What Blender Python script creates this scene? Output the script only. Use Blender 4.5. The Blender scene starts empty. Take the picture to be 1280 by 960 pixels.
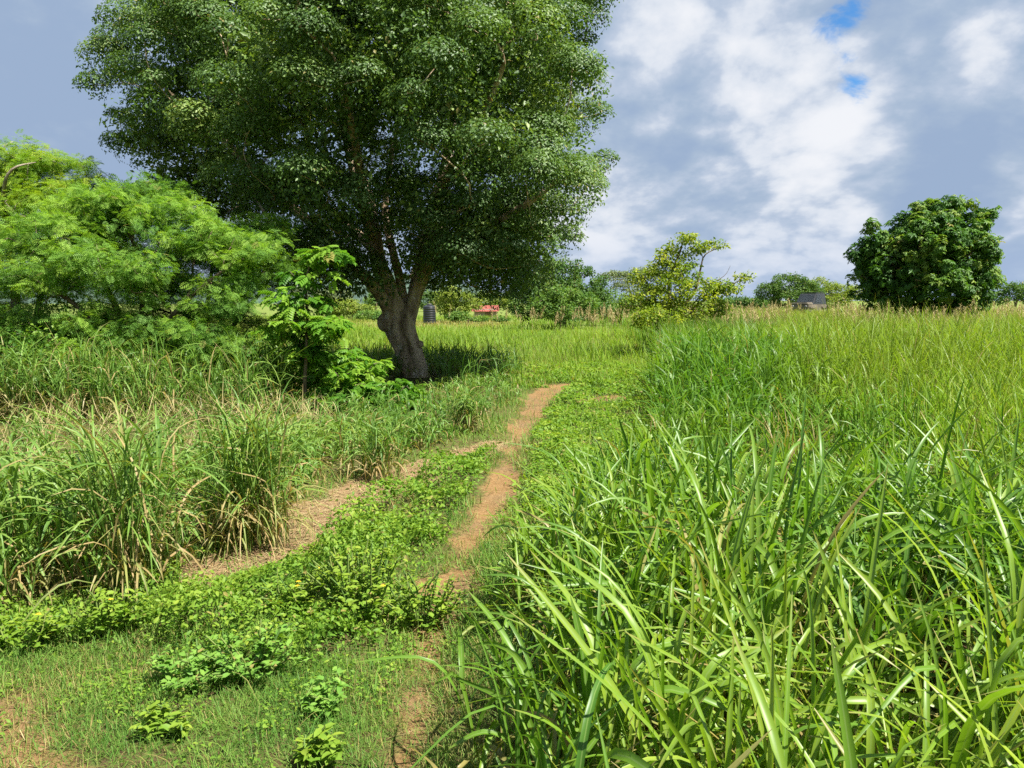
import bpy, bmesh, math, random
import numpy as np
from mathutils import Vector

RNG = np.random.default_rng(7)
scene = bpy.context.scene
COL = scene.collection
R = math.radians

# ------------------------------------------------------------------ camera
F = 961.0                       # focal length in pixels of the 1280 wide photograph
CAMZ = 1.70
PITCH = R(6.2)
CP, SP = math.cos(PITCH), math.sin(PITCH)
cam_d = bpy.data.cameras.new("camera")
cam = bpy.data.objects.new("camera", cam_d)
COL.objects.link(cam)
cam.location = (0, 0, CAMZ)
cam.rotation_euler = (R(90) - PITCH, 0, 0)
cam_d.sensor_width = 36.0
cam_d.lens = 36.0 * F / 1280.0
cam_d.clip_start = 0.05
cam_d.clip_end = 6000
scene.camera = cam


def ray(px, py):
    a, b = (px - 640) / F, (480 - py) / F
    return np.array([a, CP + b * SP, -SP + b * CP])


def at(px, py, Y):
    d = ray(px, py)
    return np.array([0, 0, CAMZ]) + d * (Y / d[1])


def G(px, py):
    d = ray(px, py)
    t = -CAMZ / d[2]
    return d[:2] * t


# ------------------------------------------------------------------ noise
_perm = np.random.default_rng(3).random((256, 256))


def vnoise(x, y, s=1.0, seed=0):
    x = np.asarray(x, float) * s + seed * 17.3
    y = np.asarray(y, float) * s + seed * 9.7
    xi, yi = np.floor(x).astype(int), np.floor(y).astype(int)
    fx, fy = x - xi, y - yi
    fx, fy = fx * fx * (3 - 2 * fx), fy * fy * (3 - 2 * fy)
    g = lambda i, j: _perm[i & 255, j & 255]
    return (g(xi, yi) * (1 - fx) + g(xi + 1, yi) * fx) * (1 - fy) + (g(xi, yi + 1) * (1 - fx) + g(xi + 1, yi + 1) * fx) * fy


def fbm(x, y, s=1.0, seed=0, o=4):
    v, a, t = 0, 1.0, 0
    for k in range(o):
        v = v + a * vnoise(x, y, s * 2 ** k, seed + k)
        t += a
        a *= 0.5
    return v / t


def sstep(a, b, x):
    t = np.clip((x - a) / (b - a), 0, 1)
    return t * t * (3 - 2 * t)


# ------------------------------------------------------------------ layout of the ground
def poly_dist(x, y, pts):
    """distance to a polyline and interpolated third value"""
    x, y = np.asarray(x, float), np.asarray(y, float)
    best = np.full(x.shape, 1e9)
    val = np.zeros(x.shape)
    for (ax, ay, av), (bx, by, bv) in zip(pts[:-1], pts[1:]):
        dx, dy = bx - ax, by - ay
        t = np.clip(((x - ax) * dx + (y - ay) * dy) / (dx * dx + dy * dy + 1e-9), 0, 1)
        d = np.hypot(x - ax - t * dx, y - ay - t * dy)
        m = d < best
        best = np.where(m, d, best)
        val = np.where(m, av + t * (bv - av), val)
    return best, val


def gpl(lst):
    return [(*G(a, b), w) for a, b, w in lst]


RIGHT_TRACK = gpl([(500, 1000, .0), (515, 905, .0), (532, 810, .02), (548, 760, .09), (560, 720, .11), (575, 695, .06), (590, 670, .12), (606, 645, .04), (620, 622, .13), (630, 600, .13), (634, 585, .04),
                   (638, 565, .07), (642, 552, .04), (648, 538, .13), (662, 515, .20), (685, 490, .27), (703, 483, .22)])
SPUR = gpl([(668, 482, .15), (745, 480, .12)])
PATCH = gpl([(742, 502, .38), (768, 500, .38)])
PATCH_FAR = gpl([(655, 468, .25), (662, 470, .25)])
LEFT_TRACK = gpl([(225, 735, .10), (270, 703, .27), (330, 688, .34), (385, 645, .36), (440, 622, .30), (500, 598, .28), (545, 575, .30), (600, 556, .16), (640, 545, .1)])
CORNER = gpl([(-80, 1010, .40), (-20, 940, .22), (5, 880, .10)])


def dirt_mask(x, y):
    n = (fbm(x, y, 3.2, 5) - 0.5) * 0.62 + (fbm(x, y, 10, 8, 2) - .5) * .34
    m = np.zeros(np.shape(x))
    for pl, k in ((RIGHT_TRACK, 1.0), (SPUR, .8), (PATCH, .9), (PATCH_FAR, .9), (CORNER, .62)):
        d, w = poly_dist(x, y, pl)
        if pl is RIGHT_TRACK: k = .55 + .45 * sstep(.34, .56, fbm(x, y, 1.9, 6))
        m = np.maximum(m, k * sstep(0.20, -0.12, d - w - n * np.clip(w * 3, .3, 1)))
    return m


def litter_mask(x, y):
    d, w = poly_dist(x, y, LEFT_TRACK)
    n = (fbm(x, y, 2.5, 15) - 0.5) * 0.45
    return sstep(0.15, -0.12, d - w - n)


LEFT_EDGE = np.array([G(*p) for p in [(-420, 830), (-150, 800), (0, 775), (60, 764), (130, 754), (200, 718), (255, 684), (300, 672), (345, 650), (375, 630), (420, 604),
                                      (500, 590), (560, 556), (610, 530), (640, 506), (648, 490), (640, 470), (600, 452)]])
RIGHT_EDGE = np.array([G(*p) for p in [(590, 1150), (612, 960), (612, 860), (638, 785), (672, 735), (705, 685), (740, 628), (775, 583), (803, 542), (818, 500), (812, 460), (788, 432),
                                       (772, 410)]])


def left_in(x, y):
    """metres inside the left tall grass (positive = inside)"""
    xe = np.interp(y, LEFT_EDGE[:, 1], LEFT_EDGE[:, 0])
    return xe - x + (fbm(x, y, 1.3, 21) - .5) * .5


def right_in(x, y):
    xe = np.interp(y, RIGHT_EDGE[:, 1], RIGHT_EDGE[:, 0])
    return x - xe + (fbm(x, y, 1.1, 22) - .5) * .45


def gz(x, y):
    x, y = np.asarray(x, float), np.asarray(y, float)
    fade = np.exp(-np.hypot(x, y) / 40)
    z = (fbm(x, y, .35, 31) - .5) * .16 * fade + (fbm(x, y, 3, 33, 2) - .5) * .035 * fade
    d, w = poly_dist(x, y, RIGHT_TRACK)
    z = z - .05 * sstep(.25, -.1, d - w)
    d, w = poly_dist(x, y, LEFT_TRACK)
    z = z - .04 * sstep(.25, -.1, d - w)
    return z


# ------------------------------------------------------------------ mesh helpers
def tag(o, label=None, cat=None, group=None, kind=None):
    if label: o["label"] = label
    if cat: o["category"] = cat
    if group: o["group"] = group
    if kind: o["kind"] = kind
    return o


def empty(name, loc):
    o = bpy.data.objects.new(name, None)
    COL.objects.link(o)
    o.location = loc
    o.empty_display_size = .2
    return o


def build(name, V, faces, mat, attrs=None, smooth=False, parent=None):
    """faces: list of (F,k) int arrays"""
    me = bpy.data.meshes.new(name)
    V = np.asarray(V, np.float32)
    if parent is not None:
        V = V - np.array(parent.location, np.float32)
    me.vertices.add(len(V))
    me.vertices.foreach_set("co", V.ravel())
    faces = [np.asarray(f, np.int32) for f in faces if len(f)]
    loops = np.concatenate([f.ravel() for f in faces])
    tot = np.concatenate([np.full(len(f), f.shape[1], np.int32) for f in faces])
    start = np.concatenate([[0], np.cumsum(tot)[:-1]]).astype(np.int32)
    me.loops.add(len(loops))
    me.loops.foreach_set("vertex_index", loops)
    me.polygons.add(len(tot))
    me.polygons.foreach_set("loop_start", start)
    me.polygons.foreach_set("loop_total", tot)
    if smooth:
        me.polygons.foreach_set("use_smooth", np.ones(len(tot), bool))
    for k, a in (attrs or {}).items():
        at_ = me.attributes.new(k, "FLOAT", "POINT")
        at_.data.foreach_set("value", np.asarray(a, np.float32))
    me.update(calc_edges=True)
    me.validate()
    me.materials.append(mat)
    o = bpy.data.objects.new(name, me)
    COL.objects.link(o)
    if parent is not None:
        o.parent = parent
    return o


class Bag:
    """collects pieces of one mesh"""
    def __init__(s): s.V, s.Fc, s.A, s.n = [], {}, {}, 0

    def add(s, V, faces, **attrs):
        V = np.asarray(V).reshape(-1, 3)
        for f in faces:
            f = np.asarray(f)
            if len(f): s.Fc.setdefault(f.shape[1], []).append(f + s.n)
        for k in ("rnd", "tt", "mid", "dry"):
            a = attrs.get(k, 0.0)
            s.A.setdefault(k, []).append(np.broadcast_to(np.asarray(a, np.float32), (len(V),)))
        s.V.append(V)
        s.n += len(V)

    def build(s, name, mat, parent=None, smooth=False):
        return build(name, np.concatenate(s.V), [np.concatenate(v) for v in s.Fc.values()], mat,
                     {k: np.concatenate(v) for k, v in s.A.items()}, smooth, parent)


def norm(v):
    return v / (np.linalg.norm(v, axis=-1, keepdims=True) + 1e-9)


def scatter(bag, T, TF, pos, nrm, axis, size, rnd, dry=0.0, tt=None):
    """copies of the template T (x along axis, y across, z along normal)"""
    n = norm(nrm)
    a = norm(axis - (axis * n).sum(1, keepdims=True) * n)
    b = np.cross(n, a)
    Fm = np.stack([a, b, n], 1)                                # N,3,3
    V = pos[:, None, :] + np.einsum("kj,njd->nkd", T, Fm) * size[:, None, None]
    N, K = len(pos), len(T)
    off = (np.arange(N) * K)[:, None, None]
    faces = [(off + np.asarray(f)[None]).reshape(-1, np.asarray(f).shape[1]) for f in TF]
    bag.add(V, faces, rnd=np.repeat(rnd, K), dry=np.repeat(dry, K) if np.ndim(dry) else dry,
            mid=np.tile(np.abs(T[:, 1]) * 2, N), tt=np.repeat(tt, K) if tt is not None else 0.0)


# leaf templates -----------------------------------------------------
T_DIAMOND = (np.array([[0, 0, 0], [.45, .27, .09], [1, 0, -.06], [.45, -.27, .09]]), [np.array([[0, 2, 1], [0, 3, 2]])])
_t6 = np.array([[0, 0, 0], [.3, .24, .05], [.3, 0, -.01], [.3, -.24, .05], [.7, .2, .03], [.7, 0, -.04], [.7, -.2, .03], [1, 0, -.14]])
T_OVATE = (_t6, [np.array([[2, 5, 4, 1], [3, 6, 5, 2]]), np.array([[0, 2, 1], [0, 3, 2], [5, 7, 4], [6, 7, 5]])])


def t_bipinnate(pairs=6):
    V, Q = [], []
    def quad(p, q, w, z=0):
        d = np.array(q) - np.array(p)
        s = np.cross(d, [0, 0, 1]); s = s / np.linalg.norm(s) * w
        k = len(V)
        m = (np.array(p) + q) / 2
        V.extend([np.array(p), m + s, np.array(q), m - s]); Q.append([k, k + 1, k + 2, k + 3])
    quad([0, 0, 0], [1, 0, -.12], .008)
    for i in range(pairs):
        t = .18 + .8 * i / (pairs - 1)
        L = .42 * math.sin(math.pi * (.25 + .6 * t)) + .05
        for sg in (-1, 1):
            quad([t, 0, -.12 * t * t], [t + L * .55, sg * L, -.12 * t * t - .07], .055)
    return np.array(V), [np.array(Q)]


T_FEATHER = t_bipinnate(5)


def t_rosette(n=7, droop=.25, T=T_OVATE, wid=1.0):
    V, Qs = [], {}
    for i in range(n):
        a = 2 * math.pi * (i + .3 * (i % 2)) / n
        dr = droop * (1 + .4 * math.sin(i * 2.3))
        c, s = math.cos(a), math.sin(a)
        P = T[0].copy()
        sc = .85 + .2 * math.sin(i * 5.1)
        x, y, z = P[:, 0] * sc, P[:, 1] * wid * sc, P[:, 2]
        z = z - dr * x * x + .12 * x
        k = sum(len(v) for v in V)
        V.append(np.stack([c * x - s * y, s * x + c * y, z], 1))
        for f in T[1]:
            Qs.setdefault(f.shape[1], []).append(f + k)
    return np.concatenate(V), [np.concatenate(q) for q in Qs.values()]


T_MANGO = t_rosette(7, .35, T_DIAMOND, .8)
T_PALM = t_rosette(7, .55, T_OVATE, 1.15)


def T_compound(pairs=5, droop=.45):
    V, Qs = [], {}
    def leaf(o, ang, sc):
        c, s = math.cos(ang), math.sin(ang)
        P = T_OVATE[0]
        k = sum(len(v) for v in V)
        x = P[:, 0] * sc; y = P[:, 1] * sc * 1.25; z = P[:, 2] * sc - .35 * x * x / sc
        V.append(np.stack([o[0] + c * x - s * y, o[1] + s * x + c * y, o[2] + z], 1))
        for f in T_OVATE[1]: Qs.setdefault(f.shape[1], []).append(f + k)
    for i in range(pairs):
        t = .25 + .6 * i / (pairs - 1)
        for sg in (-1, 1):
            leaf((t, 0, .15 * t - droop * t * t), sg * R(68), .36)
    leaf((.85, 0, .15 * .85 - droop * .72), 0, .36)
    return np.concatenate(V), [np.concatenate(q) for q in Qs.values()]


T_COMPOUND = T_compound()


def tube(bag, P, r, sides=7, cap=True, rnd=0.5, ridge=0.0, seed=0):
    P = np.asarray(P, float); r = np.asarray(r, float)
    n = len(P)
    tan = norm(np.gradient(P, axis=0))
    u = np.cross(tan[0], [0, 0, 1.0])
    if np.linalg.norm(u) < .1: u = np.cross(tan[0], [1.0, 0, 0])
    u = u / np.linalg.norm(u)
    ang = np.arange(sides) * 2 * np.pi / sides
    V = np.zeros((n, sides, 3))
    ts = np.concatenate([[0], np.cumsum(np.linalg.norm(np.diff(P, axis=0), axis=1))])
    for i in range(n):
        u = u - (u @ tan[i]) * tan[i]; u = u / (np.linalg.norm(u) + 1e-9)
        w = np.cross(tan[i], u)
        rr = r[i]
        if ridge:
            rr = r[i] * (1 + ridge * (np.sin(ang * 5 + ts[i] * 2 + seed) * .5 + (vnoise(ang * 2.2 + seed, np.full(sides, ts[i] * 2.5), 1, seed) - .5) * 1.6
                                      + (vnoise(np.abs(ang - np.pi) * 6 + seed, np.full(sides, ts[i] * 7), 1, seed + 3) - .5) * .8))
            rr = np.broadcast_to(rr, (sides,))[:, None]
        V[i] = P[i] + rr * (np.cos(ang)[:, None] * u + np.sin(ang)[:, None] * w)
    V = V.reshape(-1, 3)
    i, j = np.meshgrid(np.arange(n - 1), np.arange(sides), indexing="ij")
    a = i * sides + j; b = i * sides + (j + 1) % sides
    q = np.stack([a, b, b + sides, a + sides], -1).reshape(-1, 4)
    bag.add(V, [q], rnd=rnd, tt=np.repeat(ts, sides))


def smooth_path(P, r, step):
    """Catmull-Rom resampling"""
    P = np.asarray(P, float); r = np.asarray(r, float)
    D = np.column_stack([P, r])
    E = np.vstack([2 * D[0] - D[1], D, 2 * D[-1] - D[-2]])
    out = []
    for i in range(1, len(E) - 2):
        n = max(1, int(np.ceil(np.linalg.norm(E[i + 1, :3] - E[i, :3]) / step)))
        for k in range(n):
            t = k / n
            a, b, c, d = E[i - 1], E[i], E[i + 1], E[i + 2]
            out.append(.5 * (2 * b + (c - a) * t + (2 * a - 5 * b + 4 * c - d) * t * t + (3 * b - a - 3 * c + d) * t ** 3))
    out.append(D[-1])
    out = np.array(out)
    return out[:, :3], np.maximum(out[:, 3], .004)


# ------------------------------------------------------------------ materials
def new_mat(name):
    m = bpy.data.materials.new(name)
    m.use_nodes = True
    m.node_tree.nodes.clear()
    return m, m.node_tree


def nd(nt, typ, ins=None, **props):
    n = nt.nodes.new(typ)
    for k, v in props.items(): setattr(n, k, v)
    for k, v in (ins or {}).items():
        if isinstance(v, bpy.types.NodeSocket): nt.links.new(v, n.inputs[k])
        else: n.inputs[k].default_value = v
    return n


def mth(nt, op, a, b=None, c=None, clamp=False):
    ins = {0: a}
    if b is not None: ins[1] = b
    if c is not None: ins[2] = c
    return nd(nt, "ShaderNodeMath", ins, operation=op, use_clamp=clamp).outputs[0]


def mixc(nt, f, a, b, blend="MIX"):
    n = nt.nodes.new("ShaderNodeMix")
    n.data_type = "RGBA"; n.blend_type = blend
    for k, v in ((0, f), (6, a), (7, b)):
        if isinstance(v, bpy.types.NodeSocket): nt.links.new(v, n.inputs[k])
        else: n.inputs[k].default_value = v if k == 0 else (*v, 1)
    return n.outputs[2]


def ramp(nt, f, stops, interp="LINEAR"):
    n = nd(nt, "ShaderNodeValToRGB", {0: f})
    n.color_ramp.interpolation = interp
    e = n.color_ramp.elements
    while len(e) < len(stops): e.new(.5)
    for el, (p, c) in zip(e, stops):
        el.position = p; el.color = (*c, 1) if len(c) == 3 else c
    return n.outputs[0]


def mrange(nt, v, a, b, c=0.0, d=1.0):
    return nd(nt, "ShaderNodeMapRange", {0: v, 1: a, 2: b, 3: c, 4: d}, interpolation_type="SMOOTHSTEP").outputs[0]


def attr(nt, name):
    return nd(nt, "ShaderNodeAttribute", attribute_name=name).outputs["Fac"]


LEAF_GAIN = 1.3


def leaf_material(name, stops, dry_col=(.30, .22, .09), trans=.38, rough=.42, spec=.4, midrib=None, patch=None, patch_scale=.5, tcol=(1.25, 1.3, .45), base_pale=None):
    """foliage: colour by plant (rnd), dry leaves (dry), optional pale midrib and patches of another green"""
    m, nt = new_mat(name)
    c = ramp(nt, attr(nt, "rnd"), [(k, tuple(v * LEAF_GAIN for v in col)) for k, col in stops])
    if patch: patch = tuple(v * LEAF_GAIN for v in patch)
    geo = nd(nt, "ShaderNodeNewGeometry")
    if patch:
        nz = nd(nt, "ShaderNodeTexNoise", {"Vector": geo.outputs["Position"], "Scale": patch_scale, "Detail": 3.0})
        c = mixc(nt, mrange(nt, nz.outputs[0], .42, .62), c, patch)
    if midrib:
        f = mth(nt, "MULTIPLY", mth(nt, "LESS_THAN", attr(nt, "mid"), .16), .55)
        c = mixc(nt, f, c, midrib)
    if base_pale:
        c = mixc(nt, mrange(nt, attr(nt, "tt"), .22, 0.0), c, base_pale)
    c = mixc(nt, attr(nt, "dry"), c, dry_col)
    c = mixc(nt, mth(nt, "MULTIPLY", mrange(nt, attr(nt, "tt"), .86, 1.0), mrange(nt, attr(nt, "rnd"), .2, .9, .1, .75)), c, dry_col)
    fine = nd(nt, "ShaderNodeTexNoise", {"Vector": geo.outputs["Position"], "Scale": 35.0, "Detail": 2.0})
    c = mixc(nt, mrange(nt, fine.outputs[0], .35, .7, 0, .35), c, mixc(nt, 1.0, c, (1.35, 1.2, .9), "MULTIPLY"))
    p = nd(nt, "ShaderNodeBsdfPrincipled", {"Base Color": c, "Roughness": rough, "Specular IOR Level": spec * .5})
    t = nd(nt, "ShaderNodeBsdfTranslucent", {"Color": mixc(nt, 1.0, c, tcol, "MULTIPLY")})
    mx = nd(nt, "ShaderNodeMixShader", {0: trans, 1: p.outputs[0], 2: t.outputs[0]})
    nd(nt, "ShaderNodeOutputMaterial", {0: mx.outputs[0]})
    return m


def bark_material(name, dark, light, scale=6.0, lichen=None, bump=.6):
    m, nt = new_mat(name)
    tc = nd(nt, "ShaderNodeTexCoord").outputs["Object"]
    st = nd(nt, "ShaderNodeMapping", {"Vector": tc, "Scale": (1, 1, .35)}).outputs[0]
    n1 = nd(nt, "ShaderNodeTexNoise", {"Vector": st, "Scale": scale, "Detail": 8.0, "Roughness": .65})
    v = nd(nt, "ShaderNodeTexVoronoi", {"Vector": tc, "Scale": scale * 2.6, "Randomness": 1.0})
    c = mixc(nt, mrange(nt, n1.outputs[0], .36, .62), dark, light)
    c = mixc(nt, mrange(nt, v.outputs["Distance"], .28, .12, 0, mth(nt, "MULTIPLY", mrange(nt, n1.outputs[0], .42, .6), .8)), c, tuple(x * .35 for x in dark))
    n2 = nd(nt, "ShaderNodeTexNoise", {"Vector": tc, "Scale": scale * .55, "Detail": 5.0, "Roughness": .7})
    if lichen:
        c = mixc(nt, mrange(nt, n2.outputs[0], .55, .66, 0, .8), c, lichen)
    n3 = nd(nt, "ShaderNodeTexNoise", {"Vector": tc, "Scale": scale * 5, "Detail": 6.0})
    h = mth(nt, "ADD", mth(nt, "MULTIPLY", n1.outputs[0], .7), mth(nt, "MULTIPLY", n3.outputs[0], .5))
    b = nd(nt, "ShaderNodeBump", {"Height": h, "Strength": bump, "Distance": .05})
    p = nd(nt, "ShaderNodeBsdfPrincipled", {"Base Color": c, "Roughness": .9, "Specular IOR Level": .15, "Normal": b.outputs[0]})
    nd(nt, "ShaderNodeOutputMaterial", {0: p.outputs[0]})
    return m


def plain(name, col, rough=.6, metal=0.0, var=.25, scale=8.0, spec=.4):
    m, nt = new_mat(name)
    tc = nd(nt, "ShaderNodeTexCoord").outputs["Object"]
    n1 = nd(nt, "ShaderNodeTexNoise", {"Vector": tc, "Scale": scale, "Detail": 6.0, "Roughness": .65})
    c = mixc(nt, mrange(nt, n1.outputs[0], .3, .7), tuple(x * (1 - var) for x in col), tuple(min(1, x * (1 + var)) for x in col))
    p = nd(nt, "ShaderNodeBsdfPrincipled", {"Base Color": c, "Roughness": rough, "Metallic": metal, "Specular IOR Level": spec})
    nd(nt, "ShaderNodeOutputMaterial", {0: p.outputs[0]})
    return m


# ------------------------------------------------------------------ ground
def axis(lo, hi, dense_lo, dense_hi, step, grow=1.16):
    a = list(np.arange(dense_lo, dense_hi + step / 2, step))
    s, v = step, dense_hi
    while v < hi:
        s *= grow; v += s; a.append(v)
    s, v = step, dense_lo
    while v > lo:
        s *= grow; v -= s; a.insert(0, v)
    return np.array(a)


gx = axis(-3000, 3000, -4.5, 3.5, .045)
gy = axis(-2500, 4000, 1.2, 18.5, .06)
X, Y = np.meshgrid(gx, gy)
Z = gz(X, Y)
nx, ny = len(gx), len(gy)
i, j = np.meshgrid(np.arange(ny - 1), np.arange(nx - 1), indexing="ij")
a = i * nx + j
quads = np.stack([a, a + 1, a + nx + 1, a + nx], -1).reshape(-1, 4)
m, nt = new_mat("earth_and_grass_floor")
pos = nd(nt, "ShaderNodeNewGeometry").outputs["Position"]
nA = nd(nt, "ShaderNodeTexNoise", {"Vector": pos, "Scale": 1.6, "Detail": 8.0, "Roughness": .6})
nB = nd(nt, "ShaderNodeTexNoise", {"Vector": pos, "Scale": 26.0, "Detail": 8.0, "Roughness": .7})
nC = nd(nt, "ShaderNodeTexNoise", {"Vector": pos, "Scale": 130.0, "Detail": 4.0, "Roughness": .6})
vo = nd(nt, "ShaderNodeTexVoronoi", {"Vector": pos, "Scale": 55.0})
soil = ramp(nt, nB.outputs[0], [(.25, (.06, .04, .022)), (.5, (.10, .068, .032)), (.75, (.17, .12, .06))])
green = mixc(nt, mrange(nt, nA.outputs[0], .35, .65), (.06, .105, .02), (.10, .135, .028))
base = mixc(nt, mrange(nt, nB.outputs[0], .4, .62), soil, green)
far = nd(nt, "ShaderNodeVectorMath", {0: pos}, operation="LENGTH").outputs["Value"]
base = mixc(nt, mrange(nt, far, 16, 45), base, mixc(nt, mrange(nt, nA.outputs[0], .35, .65), (.10, .16, .03), (.16, .18, .045)))
red = ramp(nt, nB.outputs[0], [(.2, (.12, .064, .026)), (.45, (.20, .117, .048)), (.6, (.25, .155, .07)), (.85, (.30, .215, .118))])
red = mixc(nt, mrange(nt, nA.outputs[0], .42, .62, 0, .6), red, (.17, .115, .06))
red = mixc(nt, mrange(nt, vo.outputs["Distance"], .25, .1, 0, .35), red, (.25, .185, .125))
red = mixc(nt, mrange(nt, nC.outputs[0], .6, .72, 0, .5), red, (.09, .05, .024))
straw = ramp(nt, nB.outputs[0], [(.2, (.12, .07, .035)), (.5, (.23, .145, .078)), (.8, (.32, .23, .13))])
edge = mth(nt, "MULTIPLY_ADD", mth(nt, "SUBTRACT", nB.outputs[0], .5), .55, attr(nt, "dirt"))
c = mixc(nt, mrange(nt, mth(nt, "MULTIPLY_ADD", mth(nt, "SUBTRACT", nB.outputs[0], .5), .6, attr(nt, "litter")), .3, .7), base, straw)
c = mixc(nt, mrange(nt, edge, .25, .7), c, red)
hgt = mth(nt, "ADD", mth(nt, "MULTIPLY", nB.outputs[0], .6), mth(nt, "MULTIPLY", nC.outputs[0], .35))
bp = nd(nt, "ShaderNodeBump", {"Height": hgt, "Strength": .9, "Distance": .035})
p = nd(nt, "ShaderNodeBsdfPrincipled", {"Base Color": c, "Roughness": .95, "Specular IOR Level": .1, "Normal": bp.outputs[0]})
nd(nt, "ShaderNodeOutputMaterial", {0: p.outputs[0]})
ground = build("ground", np.stack([X, Y, Z], -1).reshape(-1, 3), [quads], m,
               {"dirt": dirt_mask(X, Y).ravel(), "litter": litter_mask(X, Y).ravel()}, True)
tag(ground, "grassy ground crossed by a red dirt wheel track", "ground", kind="structure")


# ------------------------------------------------------------------ grass
def blades(bag, P, az, L, W, lean, bend, kpos, ksharp, nseg=5, across=2, twist=0.0, rnd=0.5, dry=0.0, roll=None):
    """arching blades; P (N,3) roots, all other arguments (N,) or scalars"""
    N = len(P)
    bc = lambda v: np.broadcast_to(np.asarray(v, float), (N,))
    az, L, W, lean, bend, kpos, ksharp, rnd, dry = map(bc, (az, L, W, lean, bend, kpos, ksharp, rnd, dry))
    t = np.linspace(0, 1, nseg + 1)
    tm = (t[1:] + t[:-1]) / 2
    sg = lambda tt: 1 / (1 + np.exp(-(tt - kpos[:, None]) / ksharp[:, None]))
    th_m = lean[:, None] + bend[:, None] * sg(tm[None])
    th_n = lean[:, None] + bend[:, None] * sg(t[None])
    d = np.stack([np.cos(az), np.sin(az), np.zeros(N)], 1)
    side0 = np.stack([-np.sin(az), np.cos(az), np.zeros(N)], 1)
    step = (L / nseg)[:, None, None] * (np.sin(th_m)[..., None] * d[:, None] + np.cos(th_m)[..., None] * np.array([0, 0, 1.0]))
    C = np.concatenate([np.zeros((N, 1, 3)), np.cumsum(step, 1)], 1) + P[:, None]
    nrm = np.cos(th_n)[..., None] * d[:, None] - np.sin(th_n)[..., None] * np.array([0, 0, 1.0])   # points to the outer/lower face
    if roll is None: roll = np.zeros(N)
    ro = roll[:, None] + np.broadcast_to(np.asarray(twist, float), (N,))[:, None] * t[None]
    S = np.cos(ro)[..., None] * side0[:, None] + np.sin(ro)[..., None] * nrm
    Nn = -np.sin(ro)[..., None] * side0[:, None] + np.cos(ro)[..., None] * nrm
    w = (np.minimum(1, .45 + t * 2.2) * np.sqrt(np.clip(1 - t ** 2.6, 0, 1)))[None] * W[:, None] * .5
    w = np.maximum(w, .0006)
    if across == 2:
        V = np.stack([C - S * w[..., None], C + S * w[..., None]], 2)
        mid = np.tile([.5, .5], N * (nseg + 1))
        k = 2
    else:
        f = w[..., None] * .45
        V = np.stack([C - S * w[..., None], C + Nn * f, C + S * w[..., None]], 2)
        mid = np.tile([1., 0, 1.], N * (nseg + 1))
        k = 3
    n0 = (np.arange(N) * (nseg + 1) * k)[:, None, None]
    si = (np.arange(nseg) * k)[None, :, None]
    ci = np.arange(k - 1)[None, None, :]
    a0 = n0 + si + ci
    q = np.stack([a0, a0 + 1, a0 + k + 1, a0 + k], -1).reshape(-1, 4)
    bag.add(V.reshape(-1, 3), [q], rnd=np.repeat(rnd, (nseg + 1) * k), dry=np.repeat(dry, (nseg + 1) * k),
            tt=np.tile(np.repeat(t, k), N), mid=mid)
    return C


def tillers(bag, P, H, nleaf, L, W, rng, nseg=6, across=3, dryp=.05, rnd0=None, stem_w=.007, lean_max=.28, bend_lo=.3, bend_hi=1.9, drybase=.25):
    """grass plants: an upright culm with arching leaves in two ranks, dead ones at the foot"""
    N = len(P)
    az = rng.uniform(0, 2 * np.pi, N)
    ln = np.abs(rng.normal(0, lean_max * .55, N))
    rnd0 = rng.random(N) if rnd0 is None else rnd0
    C = blades(bag, P, az, H, np.full(N, stem_w), ln, rng.uniform(0, .25, N), .6, .2, 4, 2, rnd=rnd0 * .6, dry=(rng.random(N) < .06) * .6)
    dirv = norm(C[:, 4] - C[:, 0])
    for k in range(nleaf):
        f = (k + .35 + rng.uniform(-.2, .2, N)) / nleaf
        f = np.clip(f, .05, 1)
        p = C[:, 0] + (C[:, 4] - C[:, 0]) * f[:, None]
        a = az + (k % 2) * np.pi + rng.normal(0, .75, N)
        le = rng.uniform(.10, .55, N) * (1.15 - .6 * f)
        be = rng.uniform(bend_lo, bend_hi, N)
        low = f < drybase
        dr = np.where(low, rng.uniform(.2, 1, N), (rng.random(N) < dryp) * rng.uniform(.35, .95, N))
        be = np.where(low, be + .7, be)
        LL = L * rng.uniform(.65, 1.2, N) * (1 - .25 * np.abs(f - .6))
        blades(bag, p, a, LL, W * rng.uniform(.65, 1.15, N), le, be, rng.uniform(.3, .8, N), rng.uniform(.04, .2, N), nseg, across,
               twist=rng.normal(0, .5, N), rnd=np.clip(rnd0 + rng.normal(0, .13, N), 0, 1), dry=dr, roll=rng.normal(0, .35, N))


def sample(rng, n, x0, x1, y0, y1, keep):
    x, y = rng.uniform(x0, x1, n), rng.uniform(y0, y1, n)
    k = rng.random(n) < keep(x, y)
    return x[k], y[k]


def ground_pts(x, y):
    return np.stack([x, y, gz(x, y) - .01], 1)


def in_view(x, y, margin=1.5):
    return (np.abs(x) < .70 * y + margin)


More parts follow.
